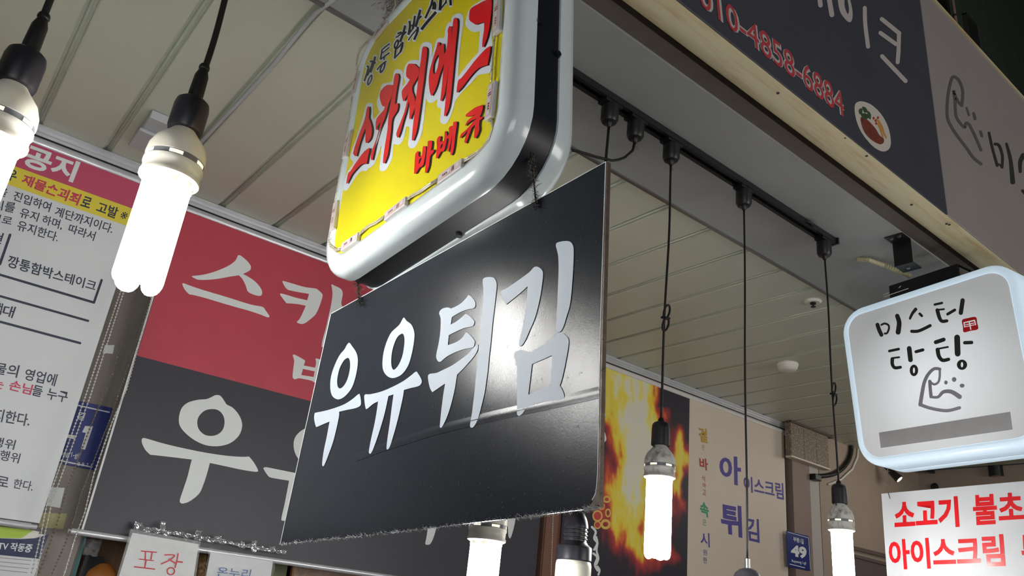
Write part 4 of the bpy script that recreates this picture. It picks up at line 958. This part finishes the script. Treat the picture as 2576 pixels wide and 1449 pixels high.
# screws of the black band
mb = MB()
for a_, b_, X in ((-.675,.86,.597),(-.675,.90,.559),(-.90,.639,.597)):
    q = YS(a_, b_, X); dn = (YS(a_+.01, b_, X)-YS(a_, b_, X)).normalized() if b_ > .7 else (YS(a_, b_-.01, X)-YS(a_, b_, X)).normalized()
    mb.tube([q-dn*.002, q+dn*.004], .005, 10)
mb.build('screw_head', M['metal_black'], ys)
mb = MB(); q0 = YS(-1.06, B1-.003, .545); 
mb.box((.535, q0.y-.03, q0.z-.005), (.63, q0.y+.03, ZC-.0045)); mb.build('hanger_block', M['metal_black'], ys)
mb = MB(); q1 = YS(-.85, B1-.003, .545); mb.box((.555, q1.y-.02, q1.z-.005), (.605, q1.y+.02, ZC-.0045)); mb.build('hanger_block', M['metal_black'], ys)
mb = MB(); qa = PZ(H-.05).hit(985, 22); mb.box((qa.x-.018, qa.y-.02, qa.z-.0), (.56, YT-.022, qa.z+.003)); mb.build('mount_plate', M['alu_dark'], ys)
fuzz('cobweb', [qa+Vector((-.03,-.06,.03)), qa+Vector((.0,-.03,.0)), qa+Vector((.03,.03,.01)), qa+Vector((-.02,.01,.02))], .016, 420, M['dust'], ys, .018, .0006)

# ---------------------------------------------------------------- black board hung under the yellow sign
XB = .578; PBD = Plane((XB, .97, CAM.z+.5), (1, 0, .05))
def bline(n=12):
    pts = [(832.5,788.7),(1524,405.5),(1511.5,800),(1506,1110),(1504.5,1180),(1500,1235),(1490,1258),(1470,1281),(1300,1302),(1000,1337),(705,1368),(768,1078)]
    return pts
bd = empty('hanging_board', PBD.hit(1180, 600), 'glossy black board with white brush letters under the yellow sign', 'sign board')
slab('panel', PBD, bline(), .0035, M['board'], bd)
mbk = [(1525,405),(1528,408),(1517,800),(1510,1150),(1508,1275),(1480,1279),(1490,1262),(1501,1236),(1506,1180),(1507,1110),(1513,800)]
slab('edge_strip', PBD, mbk, .006, mat('rusty_steel_edge', (92,78,70), .5, metal=.4, var=.4, vscale=60), bd, front=.0008)
i = Ink(PBD, UN, .0005)
i.stroke('833,789 1524,406.5', 1.6, round_=False); i.stroke('1523.5,406 1511,800 1505,1110 1503.5,1180', 1.8, round_=False); i.stroke('1503.5,1180 1499,1235 1489,1258', 1.8, round_=False); i.stroke('832,790 768,1078 705,1367', 1.6, round_=False)
i.build('worn_edge', M['let_white'], bd)['label'] = 'pale worn edges'
i = Ink(PBD, K0, .0008)
i.poly('376,215 392,235 412,265 421,300 418,350 405,410 385,460 350,500 315,515 285,495 275,450 280,390 300,330 325,280 350,250 362,228', '373,297 380,320 378,360 365,410 345,445 325,457 313,440 313,400 325,350 345,312 360,298')
i.poly('192,592 200,585 260,572 340,545 390,515 425,487 433,495 438,530 432,550 405,562 365,570 322,580* 322,600 310,660 290,740 265,810 245,860 236,868 232,855 240,790 255,720 268,650 272,632* 240,645 205,660 198,655 190,620')
i.poly('665,82 680,100 705,120 720,160 718,210 705,280 685,340 650,385 605,402 570,385 552,345 555,280 570,220 595,165 625,135 642,118 655,95', '660,168 668,195 665,240 655,290 635,335 612,358 600,340 598,300 605,250 622,200 640,175')
i.poly('458,490 490,487 560,468 650,425 700,390 728,368 740,378 758,410 757,430 740,445 700,455 665,465* 660,500 645,570 625,650 605,720 590,765 578,780 573,770 578,720 590,640 600,560 610,488* 583,497* 560,600 530,700 505,770 490,800 482,800 480,785 492,720 510,640 522,570 528,525* 500,540 470,565 462,560 456,520')
i.c = K1
i.poly('428,187* 455,205 485,240 493,270 488,298 470,312 430,318 370,338 310,370 278,390* 267,458* 320,430 370,390 395,366 410,363 445,385 478,420 483,440 470,470 440,480 390,490 320,520 250,555* 241,645* 290,630 340,605 380,570 407,530 440,550 475,590 487,615 480,650 470,665 440,672 380,685 310,710 240,745 200,775 180,793 165,798 148,788 135,755 140,710 155,640 168,560 175,480 176,410 170,380 162,355 172,330 200,310 240,303 270,312* 310,295 360,265 405,220')
i.poly('510,638 517,660 510,695 485,740 440,795 390,850 325,915* 318,960 305,1040 285,1130 255,1240 225,1320 195,1380 180,1398 168,1392 170,1360 178,1270 190,1170 202,1080 217,995* 180,1020 140,1048 100,1075* 80,1040 65,980 60,930 70,912 90,905 140,898 200,870 280,830 360,775 430,720 480,665')
i.poly('560,50 575,32 610,25 650,28 672,45 685,80 685,130 675,220 660,350 645,480 630,640 618,740 605,880 590,990 578,1070 560,1150 535,1250 510,1330 480,1385 460,1398 445,1388 445,1360 460,1270 475,1150 490,1020 505,860 520,700 532,560 548,400 560,280 565,160 560,90')
i.c = K2
i.poly('343,222 370,232 392,255 397,290 390,360 375,460 350,570 325,650 290,730 260,800 235,840 215,853 205,845 210,810 230,720 245,640 258,560 268,470 275,378* 230,420 170,470 105,523* 85,495 68,455 62,430 72,412 100,400 160,360 230,310 290,265 320,232')
i.poly('500,45 515,30 570,20 610,25 632,50 640,90 638,200 630,330 620,450 607,540 585,610 565,680 545,725 525,742 505,742 498,730 502,640 510,500 515,380 520,260 518,150 508,95 500,65')
i.poly('540,745 575,765 598,800 598,850 585,930 570,1010 550,1100 530,1165* 550,1200 565,1245 560,1270 540,1285 500,1288 420,1292 340,1312 280,1335 255,1352* 235,1385 210,1405 195,1398 190,1370 192,1200 190,1050 185,990 168,940 170,915 185,895 210,885 250,888 292,905* 350,870 420,825 480,780 515,750', '310,995* 468,925* 460,1158* 280,1238*')
i.build('lettering', M['board_ink'], bd)['label'] = 'white brush letters'
# a raised crease across the board
cr = [PBD.hit(x, y, .0002) for x, y in ((895,1150),(960,1125),(1100,1080),(1240,1045),(1380,1015),(1509,985))]
mb = MB()
for k in range(len(cr)): pass
vs = []; fs = []; nrm = Vector((-1, 0, 0))
for k, p in enumerate(cr):
    t = (cr[min(k+1, len(cr)-1)]-cr[max(k-1, 0)]).normalized(); u = t.cross(nrm).normalized()
    hgt = (.0002, .0004, .0006, .0007, .0008, .0008)[k]
    for a, h_ in ((-.0075, 0), (-.003, .5), (0, 1), (.003, .5), (.0075, 0)): vs.append(p+u*a+nrm*hgt*h_)
for k in range(len(cr)-1):
    for j in range(4): a = k*5+j; fs.append((a, a+1, a+6, a+5))
meshob('crease', vs, fs, M['board'], bd, True)['label'] = 'raised crease in the vinyl'
bot = [PBD.hit(x, y) for x, y in ((705,1368),(1000,1337),(1300,1302),(1470,1281),(1506,1276))]
fuzz('edge_dust', bot, .0036, 1500, M['dustw'], bd, .0014, .00028)
rt_ = [PBD.hit(x, y) for x, y in ((1527,408),(1516,800),(1508,1270))]
fuzz('edge_dust', rt_, .003, 260, M['dust'], bd, .0015, .0003)
surf = MB(); rnd = random.Random(3)
for k in range(420):
    u, v = rnd.random(), rnd.random(); x = 850+650*u; y0_ = 780-.55*(x-835)+20; y1_ = 1362-.115*(x-705)-20; y_ = y0_+(y1_-y0_)*(v**.8)
    p = PBD.hit(x, y_, .0006); d = Vector((0, rnd.uniform(-1, 1), rnd.uniform(-1, 1))).normalized()*rnd.uniform(.0012, .004); s_ = Vector((0, -d.z, d.y)).normalized()*rnd.uniform(.0002, .0005)
    e = Vector((0, rnd.uniform(-1, 1), rnd.uniform(-1, 1)))*.002
    surf.add([p-s_, p+s_, p+d+e], [(0, 1, 2)])
sd = surf.build('surface_dust', mat('settled_dust', (84,86,90), .9), bd); sd['kind'] = 'stuff'
for nm, a, b in (('near', (1353,400), (1350,520)), ('far', (913,690), (905,765))):
    Pm = Plane((.5745, 0, CAM.z), (1, 0, 0)); p0 = Plane((.59, 0, CAM.z), (1, 0, 0)).hit(*a); p0.x = .5765; p1 = Pm.hit(*b)
    hw_ = empty('hanging_wire', p0, 'dust-furred wire holding the black board, at its '+('street end' if nm == 'near' else 'shop end'), 'wire')
    mb = MB(); mb.tube([p0, p1], .0012, 6); mb.build('wire', M['cord'], hw_); fuzz('wire_dust', [p0, p0.lerp(p1, .5), p1], .007, 330, M['dust'], hw_, .0035, .0005)

# ---------------------------------------------------------------- grey round-cornered light box with brush logo
n2 = Vector((.98699, -.16077, 0)); P2 = Plane((2.47, 1.0, CAM.z), n2); f2 = P2.face()
u2 = Vector((.16077, .98699, 0))      # away from the street
def S2(px, py): return P2.hit(px, py)
tl, tr_, br, bl = S2(2110,789), S2(2547,645), S2(2641,1115), S2(2162,1178)
def s2loop(ins, rad, depth, n=8):
    """rounded outline inside the four corners; depth away from the lens"""
    w1 = (tr_-tl).length; h1 = (bl-tl).length; lp = rrect(ins, w1-ins, ins, h1-ins, rad, n)
    out = []
    for a, b in lp:
        u = a/w1; v = b/h1
        out.append(tl*(1-u)*(1-v)+tr_*u*(1-v)+br*u*v+bl*(1-u)*v-f2*depth)
    return out
s2 = empty('light_box_sign', (tl+tr_)/2, 'glowing white-rimmed light box sign with dark brush letters at the right', 'sign')
def loft2(rings, name, m_, cap0=True, cap1=True):
    vs = []; N = 0
    for ins, rad, dp in rings: l_ = s2loop(ins, rad, dp); N = len(l_); vs += l_
    fs = [(j*N+k, j*N+(k+1) % N, (j+1)*N+(k+1) % N, (j+1)*N+k) for j in range(len(rings)-1) for k in range(N)]
    if cap0: fs.append(tuple(range(N-1, -1, -1)))
    if cap1: fs.append(tuple((len(rings)-1)*N+k for k in range(N)))
    o = meshob(name, vs, fs, m_, s2); return auto(o, 50)
RIM = mat('backlit_rim', (206,226,240), .2, emis=.5); BOXF = mat('backlit_face', (200,200,196), .35, emis=.0)
m = BOXF; nt = m.node_tree; b_ = nt.nodes['Principled BSDF']; tcn = nt.nodes.new('ShaderNodeTexCoord')
# backlight put into the face as graded emission, stronger around the middle
mpn = nt.nodes.new('ShaderNodeMapping'); mpn.inputs['Scale'].default_value = (0, 1.7, 1.7); nt.links.new(tcn.outputs['Generated'], mpn.inputs[0])
mpn.inputs['Location'].default_value = (0, -.85, -.70)
grd = nt.nodes.new('ShaderNodeTexGradient'); grd.gradient_type = 'SPHERICAL'; nt.links.new(mpn.outputs[0], grd.inputs[0])
mr = nt.nodes.new('ShaderNodeMapRange'); mr.inputs['To Min'].default_value = .20; mr.inputs['To Max'].default_value = .62; nt.links.new(grd.outputs['Fac'], mr.inputs['Value'])
b_.inputs['Emission Color'].default_value = (.88, .93, .98, 1); nt.links.new(mr.outputs[0], b_.inputs['Emission Strength'])
loft2([(.027,.062,.004),(.024,.066,.0),(.016,.075,-.001),(.006,.085,.003),(0,.09,.012),(0,.09,.078),(.0012,.0888,.0795)], 'front_rim', RIM)
loft2([(.0014,.0888,.079),(.0014,.0888,.087)], 'groove', mat('rim_groove', (46,66,100), .4))
loft2([(.0012,.0888,.0865),(0,.09,.088),(0,.09,.130),(.008,.082,.144),(.02,.07,.146)], 'back_rim', RIM)
vs = s2loop(.0275, .062, .0028); n = len(vs); meshob('face_panel', vs, [tuple(range(n-1, -1, -1))], BOXF, s2)
P2f = Plane(P2.p-f2*.0028, n2)
K8 = (2050, 580, 3.019)
i = Ink(P2f, K8, .0006)
i.stroke('475,715 488,755 505,792', 30); i.stroke('505,716 530,706 558,718 562,745 548,778 530,782', 15); i.stroke('625,648 640,700 632,772', 33, (1, 1.15))
i.stroke('765,598 740,630 722,668', 26, (1, .7)); i.stroke('796,632 812,648', 20); i.stroke('735,765 790,762 875,722', 24)
i.stroke('910,562 965,550', 18); i.stroke('925,603 980,597', 14); i.stroke('930,605 945,660 965,688 1002,686', 30, (1, .8)); i.stroke('1008,635 1062,603', 22); i.stroke('1122,530 1108,625', 33)
i.stroke('565,915 636,900', 20); i.stroke('592,968 640,962', 14); i.stroke('588,975 588,1015 608,1042 650,1038', 28, (1, .8)); i.stroke('716,895 726,982', 36); i.stroke('768,920 820,906', 24); i.ring(752,1062,32,44,8,22)
i.stroke('918,848 978,828', 30); i.stroke('935,898 1010,884', 14); i.stroke('932,905 942,955 970,985 1015,978', 32, (1, .8)); i.stroke('1080,812 1084,935', 44); i.stroke('1138,852 1190,850', 26); i.ring(1117,1019,39,39,9,20)
i.build('lettering', mat('brush_ink', (46,50,46), .5), s2)['label'] = 'dark brush letters in two rows'
i = Ink(P2f, K8, .0006)
i.stroke('950,1052 905,1050 862,1090 832,1150 815,1230 800,1322', 30, (.75, 1)); i.stroke('800,1322 880,1350 1000,1368 1098,1346', 25)
i.stroke('948,1055 948,1105 938,1150 905,1168 872,1145', 18); i.stroke('872,1145 876,1200 882,1262', 26); i.stroke('882,1264 935,1264 975,1226 1035,1224 1098,1262', 30, (.6, 1.2)); i.ring(995,1154,15,17,0,0,6); i.ring(1057,1131,18,19,0,0,9); i.ring(1118,1178,19,16,0,0,9)
i.build('face_logo', mat('logo_grey', (172,170,184), .5), s2)['label'] = 'grey line logo like a winking face'
i = Ink(P2f, K8, .0006); i.poly('1118,680 1165,664 1222,657 1232,700 1238,748 1180,762 1130,772 1124,730'); i.build('red_seal', M['sred'], s2)['label'] = 'red seal stamp'
i = Ink(P2f, K8, .0010)
i.stroke('1132,700 1212,682', 9); i.stroke('1212,682 1220,715', 9); i.stroke('1132,700 1138,732', 9); i.stroke('1145,716 1205,703', 6); i.stroke('1145,730 1210,716', 6); i.stroke('1172,692 1184,750', 9)
i.build('seal_character', mat('seal_white', (250,250,250), .4, emis=.25), s2)['label'] = 'white character in the seal'
i = Ink(P2f, (1950, 1000, 3.227), .0006); i.poly('842,285* 1908,115* 1928,260* 857,410*'); i.build('cover_tape', mat('grey_tape', (186,186,188), .3, var=.1, vscale=8, bump=.5, bscale=12), s2)['label'] = 'grey tape over a line of text'
# its bracket
brk = empty('sign_bracket', PZ(H).hit(2290, 590), 'black steel bracket holding the light box sign under the soffit', 'bracket')
ZS = ZC-.0045
q = PZ(H-.006).hit(2240, 597); q2 = PZ(H-.006).hit(2298, 597); q3 = PZ(H-.006).hit(2276, 584); cq = PZ(H-.006).hit(2268, 601)
bw = .030; th = .003; cx, cy = cq.x+.005, cq.y+.008
mb = MB(); mb.box((cx-.045, cy-bw, ZS-th), (cx+.012, cy+bw, ZS)); 
bz = ZS-.085
o = mb.build('top_flange', M['metal_black'], brk)
mb = MB(); mb.box((cx+.009, cy-bw, bz), (cx+.012, cy+bw, ZS)); mb.build('riser', M['metal_black'], brk)
mb = MB(); mb.box((cx+.009, cy-bw, bz-th), (cx+.070, cy+bw, bz)); mb.build('bottom_flange', M['metal_black'], brk)
mb = MB(); mb.tube([(cx-.030, cy-.012, ZS-th-.004), (cx-.030, cy-.012, ZS-th)], .006, 6); mb.tube([(cx-.030, cy+.014, ZS-th-.004), (cx-.030, cy+.014, ZS-th)], .006, 6); mb.tube([(cx+.04, cy, bz-th-.004), (cx+.04, cy, bz-th)], .006, 6); mb.build('bolt_head', M['alu_dark'], brk)
# channel body between flange and sign
topz = max(tl.z, tr_.z)+.004
c_ = (tl+tr_)/2 - f2*.07
mb = MB(); hl = .125; wd_ = .035; z1_ = topz-.002; z2_ = bz-th
def obox(mb, c, hu, hn, za, zb):
    v = []
    for z_ in (za, zb):
        for a, b in ((-1,-1),(1,-1),(1,1),(-1,1)): p = c+u2*hu*a+n2*hn*b; v.append((p.x, p.y, z_))
    mb.add(v, [(0,3,2,1),(4,5,6,7),(0,1,5,4),(1,2,6,5),(2,3,7,6),(3,0,4,7)])
cc_ = Vector((c_.x, c_.y, 0)) - u2*.0
obox(mb, cc_ - n2*wd_, hl, .002, z1_, z2_); obox(mb, cc_ + n2*wd_, hl, .002, z1_, z2_); obox(mb, cc_, hl, wd_, z2_-.003, z2_); mb.build('mount_channel', M['metal_black'], brk)
mb = MB(); obox(mb, cc_+u2*.06, .03, wd_-.006, z1_, z2_-.012); obox(mb, cc_-u2*.10, .025, wd_-.006, z1_, z2_-.010); mb.build('clamp_block', mat('dull_steel', (120,112,106), .4, metal=.6), brk)
hol = MB(); 
for du in (-.12, -.02, .08): 
    p = cc_+u2*du+f2*(wd_+.0025); hol.tube([(p.x, p.y, (z1_+z2_)/2), (p.x+f2.x*.001, p.y+f2.y*.001, (z1_+z2_)/2)], .009, 10)
hol.build('punched_hole', M['cord'], brk)
mb = MB(); p = cc_+u2*hl; mb.tube([p+Vector((0,0,z2_-.005)), p+u2*.03+Vector((0,0,z2_-.008)), p+u2*.02+Vector((0,0,z2_-.02)), p-u2*.05+f2*.045+Vector((0,0,z2_-.018))], .0015, 6)
mb.tube([p+f2*.03+Vector((0,0,z1_+.03)), p+u2*.035+f2*.03+Vector((0,0,z1_+.028)), p+u2*.02+f2*.04+Vector((0,0,z1_+.015)), p-u2*.08+f2*.05+Vector((0,0,z1_+.012))], .0015, 6)
mb.build('tie_wire', mat('pink_wire', (214,196,188), .4), brk, True)
# corrugated conduit
cdt = [PZ(H-.008).hit(2158, 652), PZ(H-.018).hit(2185, 654), PZ(H-.024).hit(2225, 668), PZ(H-.045).hit(2262, 683), PZ(H-.07).hit(2290, 695)]
co = empty('corrugated_conduit', cdt[0], 'cream corrugated conduit from the soffit to the light box bracket', 'conduit')
pp = []; rr = []
tot = sum((b-a).length for a, b in zip(cdt, cdt[1:]))
for k in range(97):
    t = k/96*(len(cdt)-1); j = min(int(t), len(cdt)-2); pp.append(cdt[j].lerp(cdt[j+1], t-j)); rr.append(.0085 if k % 4 < 2 else .0068)
mb = MB(); mb.tube(pp, rr, 14); mb.build('hose', M['conduit'], co, True)

# ---------------------------------------------------------------- white hanging board with red letters
PW2 = Plane((2.47, 1.0, CAM.z), n2).shift(-.045)
wb = empty('white_hanging_board', PW2.hit(2400, 1225), 'white board with red lettering hung below the glowing light box', 'sign board')
wl = [(2216.5,1241.7),(2700,1199),(2720,1640),(2246,1660)]
slab('panel', PW2, wl, .004, M['ban_white'], wb, bev=.001)
KW = (1950, 1000, 3.227)
i = Ink(PW2, KW, .0008)
i.text('소고기', (965,838), (1480,800), (1497,1050), (970,1082), bold=.036); i.text('불초밥', (1600,790), (2235,745), (2260,1000), (1612,1038), bold=.03)
i.text('아이스크림', (915,1155), (1850,1108), (1870,1372), (932,1398), bold=.03); i.text('튀김', (1990,1102), (2350,1080), (2370,1340), (2005,1366), bold=.03)
i.build('lettering', M['sred'], wb)['label'] = 'bold red gothic letters'
q0 = PW2.hit(1950+935/3.227, 1000+822/3.227, .001); q1 = PW2.hit(2222, 1180)
q1 = Vector((q0.x, q0.y, bl.z+.002))
hw_ = empty('hanging_wire', q1, 'thin rusty wire tying the white board below the light box', 'wire')
mb = MB(); mb.tube([q1, q1.lerp(q0, .4)+Vector((.004,.006,0)), PW2.hit(1950+908/3.227, 1000+745/3.227, .003), q0+f2*.002], .0011, 6); mb.build('wire', mat('rust_wire', (110,90,80), .6), hw_)
fuzz('wire_dust', [q1, q1.lerp(q0, .6)], .006, 90, M['dust'], hw_, .003, .0003)

# ---------------------------------------------------------------- ceiling fittings
q = PZ(H).hit(1981, 915); dt = empty('smoke_detector', q, 'white round smoke detector on the ceiling', 'smoke detector')
mb = MB(); mb.lathe([(.050,0),(.052,-.004),(.050,-.012),(.046,-.016)], q, 36); auto(mb.build('base', M['det'], dt))
mb = MB(); mb.lathe([(.046,-.014),(.048,-.018),(.046,-.026),(.038,-.034),(.030,-.037),(.012,-.040),(.002,-.0405)], q, 36); auto(mb.build('dome', M['det'], dt))
mb = MB()
for k in range(10):
    a = k*math.pi/5; a2 = a+.45; R1 = .0455; vs = [(q.x+R1*math.cos(t)*1.015, q.y+R1*math.sin(t)*1.015, q.z+z_) for t in (a, a2) for z_ in (-.0215, -.0265)]
    mb.add(vs, [(0, 1, 3, 2)])
mb.build('smoke_inlet', M['slot'], dt)
q = PZ(H).hit(2045, 757); sp = empty('sprinkler_head', q, 'small round sprinkler rosette on the ceiling near the light box sign', 'sprinkler')
mb = MB(); mb.lathe([(.034,0),(.034,-.003),(.026,-.009),(.016,-.008)], q, 30); auto(mb.build('rosette', M['det'], sp))
mb = MB(); mb.lathe([(.012,-.008),(.012,-.014),(.004,-.016),(.004,-.024),(.010,-.025),(.010,-.0265)], q, 16); auto(mb.build('nozzle', M['metal_black'], sp))
M['jbox'] = mat('junction_plastic', (176,178,182), .4); j0 = PZ(H-.03).hit(369, 291); jb = empty('junction_box', PZ(H).hit(385, 350), 'white plastic junction box on the ceiling behind the left lamp', 'junction box')
xj0, xj1 = PZ(H-.03).hit(355,325).x, PZ(H-.03).hit(430,330).x
ya, yb = PZ(H-.03).hit(369,291).y, 2.02*H
mb = MB(); mb.box((xj0, ya, ZC-.030), (xj0+.11, ya+.22, ZC-.001)); bevel(mb.build('body', M['jbox'], jb), .004, 2)
mb = MB(); mb.box((xj0-.006, ya+.08, ZC-.042), (xj0+.116, ya+.215, ZC-.030)); bevel(mb.build('lid', M['jbox'], jb), .003, 2)
ccb = [PZ(H-.006).hit(840,-2), PZ(H-.006).hit(822,13), PZ(H-.006).hit(795,32), PZ(H-.006).hit(755,78), PZ(H-.006).hit(690,160), PZ(H-.006).hit(620,237), PZ(H-.006).hit(560,300), PZ(H-.006).hit(505,358), PZ(H-.006).hit(470,400)]
cb = empty('ceiling_cable', ccb[0], 'pale cable clipped along a ceiling joint towards the junction box', 'cable')
mb = MB(); mb.tube(ccb, .0055, 10); mb.build('cable', mat('pale_cable', (176,178,180), .4), cb, True)
# ---------------------------------------------------------------- stone block over the pilaster, conduit and plate
PST = PY(YP-.042)
sb = empty('stone_block', PST.hit(2040, 1120), 'speckled brown stone block above the narrow pilaster', 'stone block')
STN = mat('speckled_granite', (112,98,84), .55, rgb2=(196,180,160), vscale=85, bump=.6, bscale=60)
a = PST.hit(1989, 1069); b = PST.hit(2083, 1106); d_ = PST.hit(2085, 1178); w0, w1 = a.x, b.x; zt_, zb_ = ZC-.012, d_.z
n_ = 3
for k in range(n_):
    mb = MB(); x0_ = w0+(w1-w0)*k/n_; mb.box((x0_+.001, PST.p.y, zb_), (w0+(w1-w0)*(k+1)/n_-.001, PST.p.y+.030, zt_)); bevel(mb.build('stone_tile', STN, sb), .002, 1)
mb = MB(); mb.box((w0+.001, PST.p.y+.030, zb_+.001), (w1-.002, PST.p.y+.041, zt_)); mb.build('core', STN, sb)
mb = MB(); mb.box((w0-.003, PST.p.y-.003, zb_-.010), (w1+.003, PST.p.y+.041, zb_)); mb.build('base_trim', M['ban_beige'], sb)
mb = MB(); mb.box((w0-.003, PST.p.y-.006, ZC-.012), (w1+.06, PST.p.y+.03, ZC-.001)); mb.build('top_trim', mat('dark_brown_trim', (74,60,52), .5), sb)
PCo = PY(YP-.018)
cn = empty('black_conduit', PCo.hit(2130, 1100), 'thick black corrugated conduit curving from the ceiling to a clamp right of the stone block', 'conduit')
cp = [PCo.hit(*p) for p in ((2131,1096),(2139,1112),(2142,1130),(2136,1155),(2120,1178),(2098,1192),(2075,1197),(2055,1198))]
P_ = []; R_ = []
for k in range(113):
    t = k/112*(len(cp)-1); j = min(int(t), len(cp)-2); p1 = cp[j]; p2 = cp[j+1]; p0_ = cp[max(j-1,0)]; p3 = cp[min(j+2,len(cp)-1)]; t -= j
    P_.append(.5*((2*p1)+(p2-p0_)*t+(2*p0_-5*p1+4*p2-p3)*t*t+(3*p1-p0_-3*p2+p3)*t**3)); R_.append(.0145 if k % 3 else .0125)
mb = MB(); mb.tube(P_, R_, 14); mb.build('hose', M['cord'], cn, True)
e_ = PCo.hit(2052, 1200); mb = MB(); mb.box((e_.x-.035, e_.y-.02, e_.z-.022), (e_.x+.035, e_.y+.03, e_.z+.016)); bevel(mb.build('end_clamp', M['metal_black'], cn), .004, 2)
wp = [PY(YP-.008).hit(*p) for p in ((2160,1112),(2157,1150),(2144,1180),(2116,1206),(2084,1219))]
wc = empty('white_cable', wp[0], 'white cable running beside the black conduit', 'cable'); mb = MB(); mb.tube(wp, .007, 8); mb.build('cable', M['det'], wc, True)
PN = PY(YP)
ap2 = empty('address_plate', PN.hit(2010, 1400, .004), 'navy street address plate reading 49 on the brown pilaster', 'address plate')
KN = (1950, 1000, 3.227)
slab('plate', PN, [(1950+a/3.227, 1000+b/3.227) for a, b in ((92,1080),(262,1122),(276,1130),(282,1150),(293,1390),(288,1405),(270,1408),(108,1374))], .003, M['blue_plate'], ap2, front=.004, bev=.001)
i = Ink(PN, KN, .005)
i.stroke('104,1092 272,1140', 4); i.stroke('272,1140 287,1395', 4); i.stroke('120,1352 240,1382', 6)
i.text('부평1길', (147,1128), (230,1150), (232,1192), (148,1168), bold=.02); i.text('49', (128,1192), (254,1216), (258,1314), (128,1288), bold=.05); i.text('Bupyeong 1-gil', (135,1314), (250,1334), (252,1364), (135,1340), bold=.015)
i.build('plate_text', M['let_white'], ap2)['label'] = 'white border, 49 and street name'
# ---------------------------------------------------------------- ceiling spots far inside, dark cylinder
PSP = PY(2.62); tr2 = empty('lighting_track', PSP.hit(2380, 1200), 'thin black lighting track far behind the white hanging board', 'lighting track')
a = PSP.hit(2300, 1172); b = PSP.hit(2480, 1232); mb = MB(); dirx = (b-a).normalized()
mb.prism([a+Vector((0,-.012,.01)), a+Vector((0,.012,.01)), a+Vector((0,.012,-.01)), a+Vector((0,-.012,-.01))], (b-a)*1.8); mb.build('rail', M['metal_black'], tr2)
sl_ = empty('spotlight', PSP.hit(2250, 1190), 'black spotlight glowing just below the corner of the light box sign', 'spotlight')
p0 = PY(2.65).hit(2234, 1180); p1 = PY(2.585).hit(2263, 1206); ax = (p1-p0).normalized(); mb = MB(); mb.tube([p0-ax*.04, p0, p0+ax*.03, p1], [.012, .014, .022, .030], 24); auto(mb.build('housing', M['metal_black'], sl_), 60)
mb = MB(); mb.tube([p1, p1+ax*.0015], .0235, 20); mb.build('lens', mat('spot_glow', (250,238,226), .4, emis=.9), sl_)
mb = MB(); mb.tube([p0-ax*.02, (p0.x-ax.x*.02, p0.y, ZC+.0)], .006, 8); mb.build('stem', M['metal_black'], sl_)
sl2 = empty('spotlight', PSP.hit(2370, 1205), 'dark unlit spotlight on the thin track behind the white hanging board', 'spotlight')
p0 = PSP.hit(2385, 1200); p1 = PSP.hit(2350, 1226); mb = MB(); ax = (p1-p0).normalized(); mb.tube([p0, p0+ax*.02, p1, p1+ax*.004], [.012,.022,.026,.024], 20); auto(mb.build('housing', M['metal_black'], sl2), 60)
mb = MB(); q = PSP.hit(2380, 1198); mb.box((q.x-.012, q.y-.01, q.z-.02), (q.x+.012, q.y+.01, q.z+.03)); mb.build('yoke', M['metal_black'], sl2)
PCy = PY(2.2); dcl = empty('cylinder_downlight', PCy.hit(2508, 1180), 'black cylinder downlight behind the right end of the light box', 'downlight')
q = PCy.hit(2507, 1196); mb = MB(); mb.tube([(q.x, q.y, q.z-.006), (q.x, q.y, q.z+.22)], .045, 28); auto(mb.build('housing', M['metal_black'], dcl)); 
mb = MB(); mb.tube([(q.x, q.y, q.z-.008), (q.x, q.y, q.z-.0062)], .038, 24); mb.build('lens', mat('copper_ring', (150,110,90), .3, metal=.6), dcl)
mb = MB(); mb.tube([(q.x, q.y, q.z+.22), (q.x, q.y, ZC)], .006, 8); mb.build('stem', M['metal_black'], dcl)
q = PY(2.5).hit(2555, 1190); mb = MB(); mb.tube([(q.x, 2.5, q.z-.5), (q.x, 2.5, ZC)], .055, 28); tag(auto(mb.build('steel_column', mat('steel_duct', (130,118,108), .25, metal=.85))), 'shiny steel pipe column behind the light box at the right edge', 'column')
